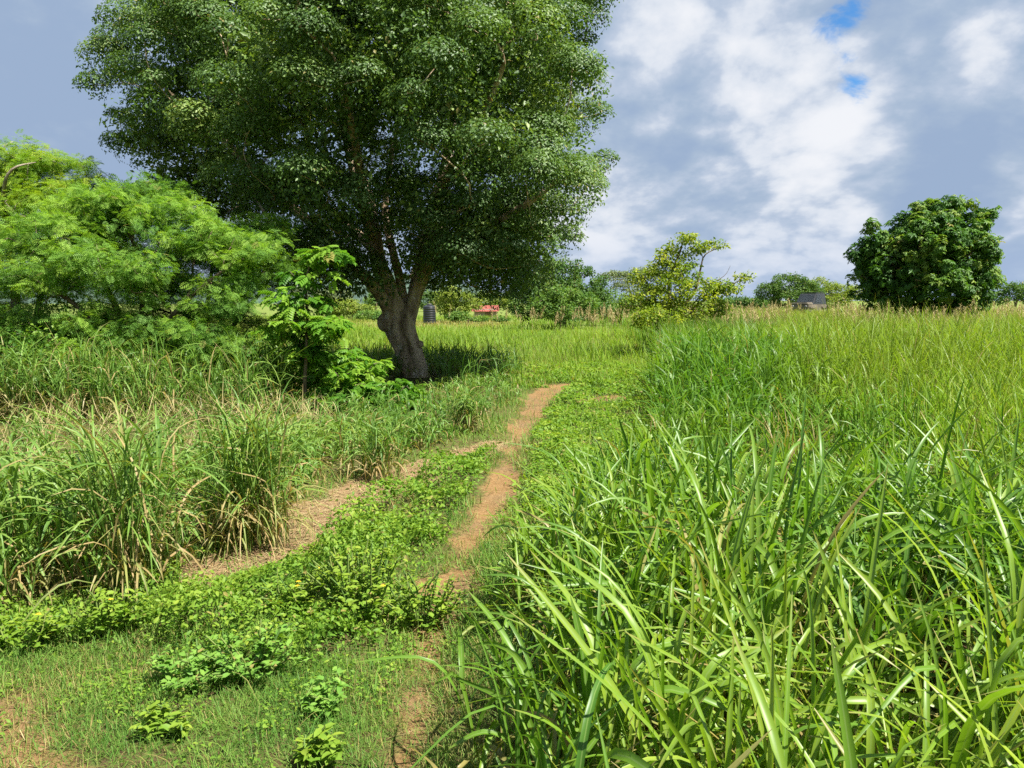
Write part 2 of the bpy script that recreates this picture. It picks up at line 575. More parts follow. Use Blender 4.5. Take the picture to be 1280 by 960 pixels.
G_RICH = [(0, (.046, .118, .013)), (.3, (.078, .165, .016)), (.65, (.122, .208, .02)), (1, (.185, .25, .028))]
G_DARK = [(0, (.035, .095, .018)), (.5, (.055, .135, .024)), (1, (.09, .17, .03))]
G_YEL = [(0, (.10, .185, .020)), (.5, (.15, .235, .025)), (1, (.21, .26, .035))]
M_GRASS_NEAR = leaf_material("broad_grass_blade", G_RICH, midrib=(.20, .30, .09), rough=.4, spec=.75, trans=.42, base_pale=(.17, .19, .06))
M_GRASS = leaf_material("tall_grass_blade", G_RICH, patch=(.13, .20, .022), patch_scale=.22, rough=.42, spec=.4, trans=.42)
M_GRASS_LEFT = leaf_material("verge_grass_blade", [(0, (.055, .125, .022)), (.5, (.095, .18, .032)), (1, (.15, .225, .045))], midrib=(.15, .23, .07), rough=.42, spec=.45, trans=.38, dry_col=(.36, .26, .13))
M_GRASS_FAR = leaf_material("meadow_grass_blade", G_YEL, patch=(.09, .16, .02), patch_scale=.12, rough=.5, spec=.3, trans=.42)
M_TURF = leaf_material("turf_blade", [(0, (.055, .135, .024)), (.5, (.095, .185, .032)), (1, (.15, .22, .045))], rough=.5, spec=.3, trans=.4, dry_col=(.34, .25, .11))
M_STRAW = leaf_material("straw", [(0, (.17, .14, .062)), (.5, (.26, .22, .108)), (1, (.34, .30, .165))], rough=.7, spec=.2, trans=.25, tcol=(1, .95, .7))

rng = np.random.default_rng(11)


def height_right(x, y):
    d = right_in(x, y)
    h = .62 + .16 * fbm(x, y, .9, 41)
    far = sstep(7.5, 10.5, y - .25 * x)
    h = h * (1 - far) + (.98 + .22 * fbm(x, y, .5, 43)) * far
    dip = np.exp(-(((x - 2.5) / 1.25) ** 2 + ((y - 5.9) / 1.25) ** 2))
    h = (h + .10 * sstep(4.6, 3.4, y)) * (1 - .58 * dip)
    return h * (.62 + .38 * sstep(-.1, .7, d))


# broad bladed grass close to the camera on the right
b = Bag()
x, y = sample(rng, 4200, -.6, 5.5, 1.0, 6.2, lambda x, y: (sstep(-.12, .3, right_in(x, y))) * (in_view(x, y, .9)) * (.30 + .70 * sstep(.36, .56, fbm(x, y, 2.3, 51))) * (np.hypot(x, y) > 1.15))
P = ground_pts(x, y)
H = height_right(x, y) * rng.uniform(.82, 1.12, len(x))
keep = rng.random(len(x)) < .75
tillers(b, P[keep], H[keep] * .74, 7, H[keep] * .92, .013 + .016 * rng.random(keep.sum()) ** 1.2, rng, 10, 3, .03, rnd0=np.clip(fbm(x, y, 1.2, 53)[keep] * 1.5 - .35 + rng.normal(0, .15, keep.sum()), 0, 1), bend_hi=2.2, bend_lo=.2, lean_max=.22)
k2 = ~keep
tillers(b, P[k2], H[k2] * .5, 4, H[k2] * .9, np.full(k2.sum(), .011), rng, 8, 3, .10, bend_lo=.6, bend_hi=2.4)
o = b.build("broad_grass", M_GRASS_NEAR, smooth=True)
tag(o, "broad bladed green grass close by, leaning over the track", "grass", kind="stuff")

# tall grass of the right hand field
b = Bag()
x, y = sample(rng, 13500, 0, 13, 5.6, 15.5, lambda x, y: sstep(-.1, .4, right_in(x, y)) * in_view(x, y, 1.2) * (.45 + .55 * sstep(.3, .6, fbm(x, y, 1.6, 55))))
H = height_right(x, y)
fine = sstep(-.8, 1.2, x - (1.0 + .33 * y) + (fbm(x, y, .6, 57) - .5) * 3)
r0 = np.clip(.12 + .62 * fine + rng.normal(0, .16, len(x)), 0, 1)
fm = rng.random(len(x)) < fine
P = ground_pts(x, y)
tillers(b, P[fm], H[fm] * .9, 5, H[fm] * .75, np.full(fm.sum(), .0105), rng, 6, 2, .05, rnd0=r0[fm], bend_lo=.1, bend_hi=1.2, lean_max=.22)
fm = ~fm
tillers(b, P[fm], H[fm] * .75, 5, H[fm] * .62, np.full(fm.sum(), .019), rng, 6, 2, .02, rnd0=r0[fm], bend_lo=.5, bend_hi=1.9)
# small dead tufts
for cx, cy in [(2.55, 7.0), (2.75, 7.35), (3.9, 6.3), (2.2, 8.2)]:
    n = 28
    p = ground_pts(cx + rng.normal(0, .12, n), cy + rng.normal(0, .12, n))
    blades(b, p, rng.uniform(0, 6.3, n), rng.uniform(.4, .9, n), .009, rng.uniform(.05, .4, n), rng.uniform(.1, 1.6, n), .6, .12, 6, 2, rnd=.8, dry=rng.uniform(.6, 1, n))
o = b.build("tall_grass", M_GRASS, smooth=True)
tag(o, "tall green grass filling the field right of the track", "grass", kind="stuff")

# far part of the field
b = Bag()
for y0, y1, n, w, ns in ((15, 24, 34000, .018, 4), (24, 42, 40000, .026, 3), (42, 85, 34000, .05, 3)):
    x, y = sample(rng, n, 1.5, .75 * y1 + 2, y0, y1, lambda x, y: sstep(0, .8, right_in(x, y)) * in_view(x, y, 2))
    h = (1.02 + .35 * fbm(x, y, .35, 61)) * (1 - .12 * sstep(30, 60, y))
    fine = sstep(-1, 3, x - .30 * y + (fbm(x, y, .3, 57) - .5) * 6)
    blades(b, ground_pts(x, y), rng.uniform(0, 6.3, len(x)), h * rng.uniform(.7, 1.2, len(x)), w * rng.uniform(.6, 1.1, len(x)), rng.uniform(.02, .3, len(x)), rng.uniform(.1, 1.5, len(x)),
           rng.uniform(.5, .85, len(x)), .1, ns, 2, twist=rng.normal(0, .6, len(x)), rnd=np.clip(.10 + .6 * fine + rng.normal(0, .2, len(x)) + .25 * sstep(22, 40, y), 0, 1),
           dry=(rng.random(len(x)) < .05 + .12 * sstep(20, 40, y)) * .7)
o = b.build("field_grass", M_GRASS, smooth=True)
tag(o, "far grass of the field reaching to the trees", "grass", kind="stuff")

# meadow behind the big tree, short and yellow green
b = Bag()


def meadow(x, y):
    return (left_in(x, y) < np.where(y > 17.5, 99, 0.1)) * (right_in(x, y) < .3) * in_view(x, y, 2)


def short_h(x, y):
    return .16 + .24 * fbm(x, y, .6, 63) + .15 * sstep(22, 34, y)


for y0, y1, n, w, ns in ((9, 15, 9000, .008, 3), (14.5, 24, 52000, .012, 3), (24, 40, 60000, .02, 3), (40, 75, 50000, .045, 2)):
    x, y = sample(rng, n, -.75 * y1 - 2, .3 * y1, y0, y1, lambda x, y: meadow(x, y) * (1 - dirt_mask(x, y)) * (1 - litter_mask(x, y)) * (.4 + .6 * sstep(.35, .6, fbm(x, y, 1.2, 64))) * (.25 if y1 < 16 else 1))
    hs = short_h(x, y) * rng.uniform(.6, 1.3, len(x))
    hay = sstep(44, 48, y) * sstep(66, 58, y) * sstep(1.5, -1.5, x) * sstep(.3, .5, fbm(x, y, .25, 66))
    hs = hs * (1 - .4 * hay)
    blades(b, ground_pts(x, y), rng.uniform(0, 6.3, len(x)), hs, w * rng.uniform(.6, 1.2, len(x)), rng.uniform(.05, .5, len(x)), rng.uniform(.1, 1.4, len(x)), .6, .15, ns, 2,
           rnd=np.clip(.45 + rng.normal(0, .25, len(x)), 0, 1), dry=np.maximum(hay * rng.uniform(.5, 1, len(x)), (rng.random(len(x)) < .05) * .7))
# knee high tufts scattered over it
x, y = sample(rng, 700, -16, 8, 19, 42, lambda x, y: meadow(x, y) * sstep(.5, .65, fbm(x, y, .35, 67)))
for cx, cy in zip(x, y):
    n = 16
    blades(b, ground_pts(cx + rng.normal(0, .2, n), cy + rng.normal(0, .2, n)), rng.uniform(0, 6.3, n), rng.uniform(.4, .75, n), .02, rng.uniform(.05, .45, n), rng.uniform(.2, 1.3, n), .6, .12, 4, 2, rnd=rng.uniform(0, .8, n))
o = b.build("meadow_grass", M_GRASS_FAR, smooth=True)
tag(o, "short yellow green meadow grass beyond the big tree", "grass", kind="stuff")

# verge grass on the left
b = Bag()


def height_left(x, y):
    d = left_in(x, y)
    h = .70 - .40 * sstep(4.5, 6.4, y) + .2 * (fbm(x, y, .8, 71) - .5) * (1 - .5 * sstep(6, 9, y))
    return h * (.6 + .4 * sstep(0, .5, d))


def left_density(x, y):
    d = left_in(x, y)
    band = sstep(-.08, .2, d) * (1 - .82 * sstep(1.3, 2.4, d + .9 * (fbm(x, y, .9, 73) - .5)) * sstep(11.5, 9, y))
    return band * in_view(x, y, 1.4) * (.5 + .5 * sstep(.33, .55, fbm(x, y, 2.0, 74)))


trunk_gap = lambda x, y: 1 - .98 * np.exp(-(((x + 2.1) / .8) ** 4 + ((y - 15.2) / 2.1) ** 4))
x, y = sample(rng, 20500, -13, .8, 3.2, 17.2, lambda x, y: left_density(x, y) * np.where(y < 9.5, 1, .5) * trunk_gap(x, y))
P = ground_pts(x, y)
H = height_left(x, y) * (1 - .45 * np.exp(-(((x + 2.15) / 1.3) ** 2 + ((y - 15) / 2) ** 2)))
near = y < 9
r0 = np.clip(fbm(x, y, .7, 76) * 1.4 - .2 + rng.normal(0, .15, len(x)), 0, 1)
tillers(b, P[near], H[near] * .85, 7, np.maximum(H[near] * .68, .26), rng.uniform(.014, .027, near.sum()), rng, 7, 3, .035, rnd0=r0[near], bend_lo=1.1, bend_hi=2.7, drybase=.30)
nn = ~near
tillers(b, P[nn], H[nn] * .8, 5, H[nn] * .8, np.full(nn.sum(), .016), rng, 5, 2, .05, rnd0=r0[nn], bend_lo=.7, bend_hi=2.2, drybase=.2)
# tussocks standing out at the edge
for cx, cy, hh, n in [(*G(318, 684), .95, 60), (*G(300, 688), .9, 40), (*G(150, 748), 1.0, 60), (*G(585, 545), .55, 60), (*G(470, 602), .6, 40)]:
    q = ground_pts(cx + rng.normal(0, .10, n), cy + .15 + rng.normal(0, .10, n))
    tillers(b, q, np.full(n, hh * .75), 5, np.full(n, hh * .7), np.full(n, .014), rng, 7, 3, .12, bend_lo=.8, bend_hi=2.3, drybase=.4)
# lank grass among the stems of the left trees
x, y = sample(rng, 8200, -12, -1.8, 10.2, 14.5, lambda x, y: in_view(x, y, 1.5) * (.35 + .65 * sstep(.36, .55, fbm(x, y, .8, 78))) * sstep(-3.25, -3.6, x))
tillers(b, ground_pts(x, y), rng.uniform(.45, .95, len(x)), 5, rng.uniform(.45, .75, len(x)), np.full(len(x), .017), rng, 5, 2, .12, rnd0=rng.uniform(0, .9, len(x)), bend_lo=.4, bend_hi=2.2, drybase=.3)
# under the big tree: lank grass, the tree's shade painted in as darker greens
x, y = sample(rng, 2800, -5.5, .2, 13, 19.5, lambda x, y: np.exp(-(((x + 1.7) / 1.9) ** 2 + ((y - 17.0) / 1.5) ** 2)) * 1.2 * trunk_gap(x, y))
tillers(b, ground_pts(x, y), rng.uniform(.25, .45, len(x)), 4, rng.uniform(.4, .65, len(x)), np.full(len(x), .018), rng, 5, 2, .03, rnd0=rng.uniform(0, .5, len(x)), bend_lo=.6, bend_hi=2)
o = b.build("verge_grass", M_GRASS_LEFT, smooth=True)
tag(o, "drooping grass with dry feet along the left side of the track", "grass", kind="stuff")

# dry hay lying behind the verge and on the wheel track
b = Bag()
x, y = sample(rng, 6500, -9, -1, 6.0, 11.2, lambda x, y: sstep(1.1, 1.8, left_in(x, y)) * sstep(10.8, 9.5, y) * in_view(x, y, 1.5) * sstep(.35, .55, fbm(x, y, .8, 81)))
P = ground_pts(x, y); P[:, 2] += rng.uniform(0, .16, len(x)) + .2 * sstep(.4, .7, fbm(x, y, 1.1, 82))
blades(b, P, rng.uniform(0, 6.3, len(x)), rng.uniform(.15, .5, len(x)), .006, rng.uniform(.5, 1.5, len(x)), rng.uniform(-.5, 1.0, len(x)), .5, .15, 3, 2, rnd=rng.random(len(x)))
x, y = sample(rng, 26000, -3.2, 0, 4, 11.5, lambda x, y: sstep(.2, .7, litter_mask(x, y)))
P = ground_pts(x, y); P[:, 2] += .012 + rng.uniform(0, .015, len(x))
blades(b, P, rng.uniform(0, 6.3, len(x)), rng.uniform(.04, .16, len(x)), rng.uniform(.003, .007, len(x)), rng.uniform(1.35, 1.6, len(x)), rng.uniform(-.2, .2, len(x)), .5, .2, 2, 2, rnd=rng.random(len(x)) * .9)
x, y = sample(rng, 9000, -2.6, 1.2, 2.4, 15, lambda x, y: .5 * sstep(.1, .4, dirt_mask(x, y)) * (1 - .5 * sstep(.5, 1, dirt_mask(x, y))))
P = ground_pts(x, y); P[:, 2] += .012
blades(b, P, rng.uniform(0, 6.3, len(x)), rng.uniform(.03, .11, len(x)), .004, rng.uniform(1.35, 1.6, len(x)), 0.0, .5, .2, 2, 2, rnd=rng.random(len(x)) * .8)
o = b.build("dry_grass", M_STRAW, smooth=True)
tag(o, "dry straw lying on the wheel track and behind the verge", "dry grass", kind="stuff")

# turf
b = Bag()


def turf_density(x, y):
    ok = (left_in(x, y) < .25) * (right_in(x, y) < .5)
    bare = np.maximum(sstep(.2, .75, dirt_mask(x, y)) * np.where(y < 4.2, .78, .93), .9 * sstep(.3, .8, litter_mask(x, y)))
    return ok * (1 - bare) * (.3 + .7 * sstep(.32, .6, fbm(x, y, 1.7, 91))) * in_view(x, y, 1.2)


for y0, y1, n, ln, w in ((1.6, 3.6, 270000, .062, .0026), (3.6, 6, 130000, .08, .0045), (6, 16, 100000, .11, .007)):
    x, y = sample(rng, n, -5, 3.2, y0, y1, turf_density)
    P = ground_pts(x, y)
    dryn = sstep(.52, .68, fbm(x, y, .9, 93)) + .8 * sstep(.05, .4, dirt_mask(x, y))
    blades(b, P, rng.uniform(0, 6.3, len(x)), ln * rng.uniform(.5, 1.6, len(x)), w * rng.uniform(.7, 1.3, len(x)), rng.uniform(.2, 1.45, len(x)), rng.uniform(-.6, 1.3, len(x)), .5, .15, 3, 2,
           rnd=np.clip(fbm(x, y, 3, 92) + rng.normal(0, .2, len(x)), 0, 1), dry=(rng.random(len(x)) < .05 + .34 * np.clip(dryn, 0, 1)) * rng.uniform(.3, 1, len(x)))
x, y = sample(rng, 5200, -4.5, 1.5, 1.9, 9, lambda x, y: turf_density(x, y) * sstep(.45, .65, fbm(x, y, 1.4, 94)))
n = len(x)
blades(b, ground_pts(x, y), rng.uniform(0, 6.3, n), rng.uniform(.10, .24, n), rng.uniform(.003, .006, n), rng.uniform(.1, 1.0, n), rng.uniform(.2, 1.8, n), .55, .15, 4, 2, rnd=rng.random(n), dry=(rng.random(n) < .25) * rng.uniform(.4, 1, n))
o = b.build("turf", M_TURF, smooth=True)
tag(o, "short wiry turf growing on and around the track", "turf", kind="stuff")

# seed heads above the far field
b = Bag()
pts = []
for y0, y1, n, thr in ((17, 30, 420, .48), (28, 70, 2000, .40)):
    x, y = sample(rng, n, -2, 44, y0, y1, lambda x, y: sstep(.5, 1.5, right_in(x, y) + np.where(y > 26, 4, 0) * sstep(1.0, 4, x)) * in_view(x, y, 2) * sstep(thr, thr + .1, fbm(x, y, .3, 95)))
    pts.append(np.stack([x, y], 1))
clus = []
for px, py, Y_, n, s in [(1165, 380, 24, 26, .5), (1062, 382, 27, 30, .8), (1040, 385, 30, 24, 1.0), (1110, 390, 22, 20, .7), (720, 398, 33, 20, 2.2), (775, 400, 31, 26, 2.0), (690, 400, 36, 12, 2.2), (920, 395, 25, 40, 1.2), (880, 400, 24, 20, .8), (1230, 385, 26, 40, 1.4), (960, 392, 28, 30, 1.6)]:
    c0 = at(px, py, Y_)
    clus.append(np.stack([c0[0] + rng.normal(0, s, n), c0[1] + rng.normal(0, s, n)], 1))
xy = np.concatenate(pts + clus)
# keep the sight line to the vehicle open
ang = xy[:, 0] / xy[:, 1]
xy = xy[~((ang > .36) & (ang < .415) & (rng.random(len(xy)) < .9))]
P = ground_pts(xy[:, 0], xy[:, 1])
n = len(P)
hh = rng.uniform(1.05, 1.5, n) + .35 * sstep(.45, .7, fbm(xy[:, 0], xy[:, 1], .5, 97)) * rng.random(n)
az = rng.uniform(0, 6.3, n)
C = blades(b, P, az, hh, .008, rng.uniform(0, .12, n), rng.uniform(.05, .5, n), .7, .15, 5, 2, rnd=.3)
top, sub = C[:, 5], C[:, 3]
K = 40
t = rng.random((n, K))
p = (sub[:, None] + (top - sub)[:, None] * (.25 + .85 * t)[..., None]).reshape(-1, 3)
spread = (.15 * (1.05 - t)).reshape(-1)
a2 = rng.uniform(0, 6.3, len(p))
blades(b, p, a2, rng.uniform(.4, 1.1, len(p)) * (spread + .08), np.repeat(.005 + .0004 * P[:, 1], K), rng.uniform(.3, 1.0, len(p)), rng.uniform(0, .9, len(p)), .6, .15, 2, 2, rnd=rng.uniform(.2, 1, len(p)))
o = b.build("seed_heads", M_STRAW, smooth=True)
tag(o, "tan feathery seed heads standing above the far grass", "seed heads", kind="stuff")


# ------------------------------------------------------------------ low leafy weeds between and beside the wheel tracks
M_WEED = leaf_material("weed_leaf", [(0, (.06, .14, .018)), (.5, (.115, .205, .024)), (1, (.195, .26, .035))], rough=.5, spec=.35, trans=.42)
M_WEED_BIG = leaf_material("herb_leaf", [(0, (.06, .16, .025)), (.5, (.10, .21, .035)), (1, (.16, .27, .05))], rough=.5, spec=.35, trans=.42)
M_FLOWER = plain("yellow_petal", (.75, .48, .02), .6)
M_STEM = leaf_material("weed_stem", [(0, (.06, .12, .03)), (1, (.12, .15, .04))], rough=.7, spec=.2, trans=.1)


def weed_density(x, y):
    # the middle strip, the strip between verge and left track, and the right side of the far track
    dl, _ = poly_dist(x, y, LEFT_TRACK)
    xr = np.interp(y, [q[1] for q in RIGHT_TRACK], [q[0] for q in RIGHT_TRACK])
    xl = np.interp(y, [q[1] for q in LEFT_TRACK], [q[0] for q in LEFT_TRACK])
    mid = sstep(.10, .34, xr - x) * sstep(.05, .45, x - xl + .05) * sstep(3.75, 4.3, y) * sstep(12, 10.5, y)
    left = sstep(3.15, 3.6, y + .1 * x) * sstep(5.2, 4.6, y) * sstep(-.5, -1.0, x) * sstep(.25, -.05, left_in(x, y)) * (.15 + .85 * sstep(.42, .58, fbm(x, y, 2.4, 110)))
    rgt = sstep(.15, .45, x - xr) * sstep(4.8, 6.2, y) * sstep(.5, -.2, right_in(x, y)) * .9
    far_ = sstep(14.6, 15.3, y) * sstep(20, 17, y) * sstep(.25, .5, fbm(x, y, .9, 104)) * (x > -1.0) * sstep(.6, 0, right_in(x, y))
    m = np.maximum(np.maximum(mid, left), np.maximum(rgt, far_))
    return m * (1 - sstep(.25, .6, dirt_mask(x, y))) * (1 - .9 * sstep(.3, .7, litter_mask(x, y)))


def weed_h(x, y):
    bump = np.zeros(np.shape(x))
    for px, py, s, h in [(450, 735, .36, .36), (520, 745, .25, .27), (370, 735, .25, .18), (320, 800, .3, .14), (585, 640, .35, .20), (560, 605, .4, .2)]:
        cx, cy = G(px, py)
        bump = np.maximum(bump, h * (.75 + .5 * fbm(x, y, 5, 109, 2)) * np.exp(-((x - cx) ** 2 + (y - cy) ** 2) / s ** 2))
    far = 1 - .45 * sstep(6, 9, y)
    return (.05 + .17 * sstep(.38, .68, fbm(x, y, 2.6, 101)) * far + bump)


b = Bag()
for y0, y1, n, s in ((3.0, 5.2, 120000, .029), (5.2, 8, 125000, .036), (8, 12.5, 75000, .052), (12.5, 20, 60000, .075)):
    x, y = sample(rng, n, -4.2, 3.4, y0, y1, lambda x, y: weed_density(x, y) * (.22 + .78 * sstep(.33, .55, fbm(x, y, 3.0, 103))))
    h = weed_h(x, y)
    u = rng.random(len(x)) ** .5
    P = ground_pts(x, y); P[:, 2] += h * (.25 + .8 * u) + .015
    N = len(x)
    e = .04
    slope = np.stack([-(weed_h(x + e, y) - h) / e, -(weed_h(x, y + e) - h) / e, np.ones(N)], 1)
    nrm = norm(norm(slope) * .8 + rng.normal(0, .42, (N, 3)))
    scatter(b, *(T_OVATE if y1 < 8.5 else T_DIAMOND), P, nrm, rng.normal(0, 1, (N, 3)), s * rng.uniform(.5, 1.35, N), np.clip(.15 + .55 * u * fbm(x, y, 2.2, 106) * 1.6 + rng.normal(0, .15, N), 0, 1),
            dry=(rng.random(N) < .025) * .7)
x, y = sample(rng, 60000, -4, 1.2, 1.9, 4.6, lambda x, y: turf_density(x, y) * sstep(.42, .62, fbm(x, y, 1.9, 107)) * (.2 + .8 * sstep(.4, .6, fbm(x, y, 6, 108))))
N = len(x)
P = ground_pts(x, y); P[:, 2] += rng.uniform(.015, .065, N)
scatter(b, *T_OVATE, P, np.array([0, 0, 1.0]) + rng.normal(0, .35, (N, 3)), rng.normal(0, 1, (N, 3)), rng.uniform(.012, .028, N), np.clip(rng.normal(.45, .2, N), 0, 1))
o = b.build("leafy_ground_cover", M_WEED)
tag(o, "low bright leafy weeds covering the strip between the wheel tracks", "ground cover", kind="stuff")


def weed_plant(px, py, hgt, rad, nstem, leaf, label, seed, flowers=0, name="leafy_weed", big=False):
    rg = np.random.default_rng(seed)
    cx, cy = G(px, py)
    z0 = float(gz(cx, cy))
    root = empty(name, (cx, cy, z0))
    st, lv, fl = Bag(), Bag(), Bag()
    for k in range(nstem):
        a = rg.uniform(0, 6.3); q = math.sqrt(rg.random())
        foot = np.array([cx, cy, z0]) + .25 * rad * q * np.array([math.cos(a), math.sin(a), 0])
        tip = np.array([cx, cy, z0]) + np.array([math.cos(a) * rad * q, math.sin(a) * rad * q, hgt * (1.05 - .5 * q * q) * rg.uniform(.75, 1.1)])
        mid = (foot + tip) / 2 + rg.normal(0, .02, 3); mid[2] += .1 * hgt
        pp, rr = smooth_path([foot, mid, tip], [.003, .0022, .001], hgt / 6)
        tube(st, pp, rr, 4, rnd=rg.random())
        n = int(rg.integers(15, 24))
        tt = rg.uniform(.25, 1.0, n)
        idx = (tt * (len(pp) - 1)).astype(int)
        pos = pp[idx] + rg.normal(0, .008, (n, 3))
        ax = np.stack([np.cos(np.arange(n) * 2.4 + a), np.sin(np.arange(n) * 2.4 + a), np.full(n, .1)], 1)
        nr = np.stack([rg.normal(0, .3, n), rg.normal(0, .3, n), np.ones(n)], 1) - .25 * ax
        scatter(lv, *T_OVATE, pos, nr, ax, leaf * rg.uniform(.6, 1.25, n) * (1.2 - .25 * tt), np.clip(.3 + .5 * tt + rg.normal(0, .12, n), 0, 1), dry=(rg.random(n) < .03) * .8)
        if flowers and k < flowers:
            m_ = 5
            ax = np.stack([np.cos(np.arange(m_) * 1.257), np.sin(np.arange(m_) * 1.257), np.full(m_, .3)], 1)
            fl = Bag()
            scatter(fl, *T_OVATE, np.repeat((tip + [0, 0, .012])[None], m_, 0), np.tile([0, 0, 1.0], (m_, 1)) + rg.normal(0, .1, (m_, 3)), ax, np.full(m_, .014), np.full(m_, .5))
            fl.build("flower", M_FLOWER, root)
    st.build("stem", M_STEM, root, True)
    lv.build("foliage", M_WEED_BIG if big else M_WEED, root)
    tag(root, label, "weed", "leafy weeds beside the wheel tracks")
    return root


weed_plant(455, 768, .42, .36, 46, .042, "rounded bushy weed with small bright leaves, tallest between the wheel tracks", 1, 3)
weed_plant(525, 770, .34, .28, 30, .040, "small leaved bushy weed right against the bare red wheel track", 2)
weed_plant(372, 765, .26, .26, 22, .042, "low bushy weed at the near end of the dry straw track", 3, 1)
weed_plant(318, 838, .22, .30, 30, .038, "broad leaved weed patch in the turf below the straw track", 4, 0, "broad_leaved_weed", True)
weed_plant(235, 850, .17, .24, 20, .036, "broad leaved low weed at the left end of the weed patch", 5, 0, "broad_leaved_weed", True)
weed_plant(207, 912, .13, .13, 9, .042, "single dark weed tuft alone in the turf", 6)
weed_plant(412, 890, .16, .10, 9, .040, "pale single weed on its own in the open turf", 7, 0, "broad_leaved_weed", True)
weed_plant(392, 955, .14, .12, 6, .05, "yellowish weed at the very front of the turf", 8)
weed_plant(130, 790, .26, .28, 18, .045, "weed with a yellow flower at the foot of the tall verge grass", 9, 1)
weed_plant(25, 815, .22, .28, 16, .045, "flowering weed by the bare earth in the near left corner", 10, 1)


# ------------------------------------------------------------------ trees
def make_crown_pts(rg, lobes, n, shell=.55, gap=0.0, up=.15):
    """clump centres spread over the outer part of a union of ellipsoids"""
    C = np.array([l[:3] for l in lobes]); Rr = np.array([l[3:6] if len(l) >= 6 else [l[3]] * 3 for l in lobes])
    wgt = (Rr.prod(1)) ** (2 / 3); wgt = wgt / wgt.sum()
    out = []
    while len(out) < n:
        k = rg.choice(len(C), p=wgt)
        d = norm(rg.normal(0, 1, 3) + [0, 0, up])
        r = shell + (1 - shell) * rg.random() ** .6
        p = C[k] + d * Rr[k] * r
        q = np.linalg.norm((p - C) / Rr, axis=1)
        q[k] = 9
        if (q < shell * .95).any(): continue
        if gap and vnoise(np.array([p[0] * .9 + p[1] * .55]), np.array([p[2] * .9 - p[1] * .4]), 1, 77)[0] < gap: continue
        out.append(p)
    return np.array(out)


def grow(rg, paths, tips, seg=.35, rtip=.012, expo=.45, wig=.08, rmax=9):
    """connects each tip to the nearest piece of wood; paths = hand made stems [(P, r)]. Returns tubes [(P, r)]"""
    nodes, par, rad0 = [], [], []
    hand = []
    for P, r in paths:
        ids = []
        link = -1
        if nodes:
            dd = np.linalg.norm(np.array(nodes) - P[0], axis=1); link = int(dd.argmin())
        for q, rr in zip(P, r):
            nodes.append(q); par.append(link); rad0.append(rr); link = len(nodes) - 1; ids.append(link)
        hand.append(ids)
    root = np.array(paths[0][0][0])
    plen = [0.0] * len(nodes)
    for k in range(len(nodes)):
        if par[k] >= 0: plen[k] = plen[par[k]] + float(np.linalg.norm(nodes[k] - nodes[par[k]]))
    n_hand = len(nodes)
    skip = max(1, int(len(hand[0]) * .35))
    order = np.argsort(np.linalg.norm(tips - np.array(nodes)[hand[0][skip]], axis=1))
    br = []
    for ti in order:
        t = tips[ti]
        A = np.array(nodes); L = np.array(plen)
        v = t - A
        d = np.linalg.norm(v, axis=1)
        cost = d + .25 * L + np.clip(-v[:, 2], 0, 9) * .25
        cost[hand[0][:skip]] += 50
        k = int(cost.argmin())
        a = A[k]
        n = max(2, int(np.ceil(d[k] / seg)))
        pd = A[k] - A[par[k]] if par[k] >= 0 else np.array([0, 0, 1.0])
        c = a + norm(pd) * d[k] * .3 + np.array([0, 0, .10 * d[k]])
        ids = [k]
        for s in range(1, n + 1):
            u = s / n
            q = (1 - u) ** 2 * a + 2 * u * (1 - u) * c + u * u * t + rg.normal(0, wig, 3) * d[k] / n * (s < n)
            nodes.append(q); par.append(ids[-1]); rad0.append(0); plen.append(plen[ids[-1]] + d[k] / n); ids.append(len(nodes) - 1)
        br.append(ids)
    cnt = np.zeros(len(nodes))
    has = np.zeros(len(nodes), bool)
    for k in range(len(nodes) - 1, -1, -1):
        if not has[k]: cnt[k] += 1
        if par[k] >= 0:
            cnt[par[k]] += cnt[k]; has[par[k]] = True
    r = np.minimum(rtip * cnt ** expo, rmax)
    r0 = np.array(rad0)
    r = np.where(r0 > 0, r0, r)
    A = np.array(nodes)
    tubes = []
    for ids in br:
        rr = r[ids].copy()
        rr[0] = min(rr[0], rr[1] * 1.25)
        tubes.append((A[ids], rr))
    return tubes


def leaves(bag, rg, cent, rad, n_each, T, size, flat=1.0, up=.55, out=.6, rand=.55, rnd_c=None, shell=.35, droop=0.0, spread_rnd=.14, dome=0.0):
    """leaf sprays round clump centres"""
    N = len(cent)
    idx = np.repeat(np.arange(N), n_each)
    d = norm(rg.normal(0, 1, (len(idx), 3)))
    if dome:
        fl = rg.random(len(idx)) < dome
        d[fl, 2] = np.abs(d[fl, 2])
    rr = rg.random(len(idx)) ** shell
    R_ = np.broadcast_to(np.asarray(rad), (N,))[idx]
    off = d * (rr * R_)[:, None] * np.array([1, 1, flat])
    pos = cent[idx] + off
    nrm = d * out + rg.normal(0, rand, (len(idx), 3)); nrm[:, 2] += up
    ax = d * .9 + rg.normal(0, .6, (len(idx), 3)); ax[:, 2] -= droop
    rc = rg.random(N) if rnd_c is None else rnd_c
    scatter(bag, *T, pos, nrm, ax, size * rg.uniform(.6, 1.2, len(idx)), np.clip(rc[idx] + rg.normal(0, spread_rnd, len(idx)), 0, 1), dry=(rg.random(len(idx)) < .012) * .6)


BARK_BIG = bark_material("mottled_bark", (.21, .148, .09), (.48, .37, .25), 5.0, lichen=(.60, .54, .44))
BARK = bark_material("grey_brown_bark", (.085, .06, .04), (.20, .155, .11), 9.0)
BARK_PALE = bark_material("pale_bark", (.16, .13, .09), (.32, .27, .20), 9.0)


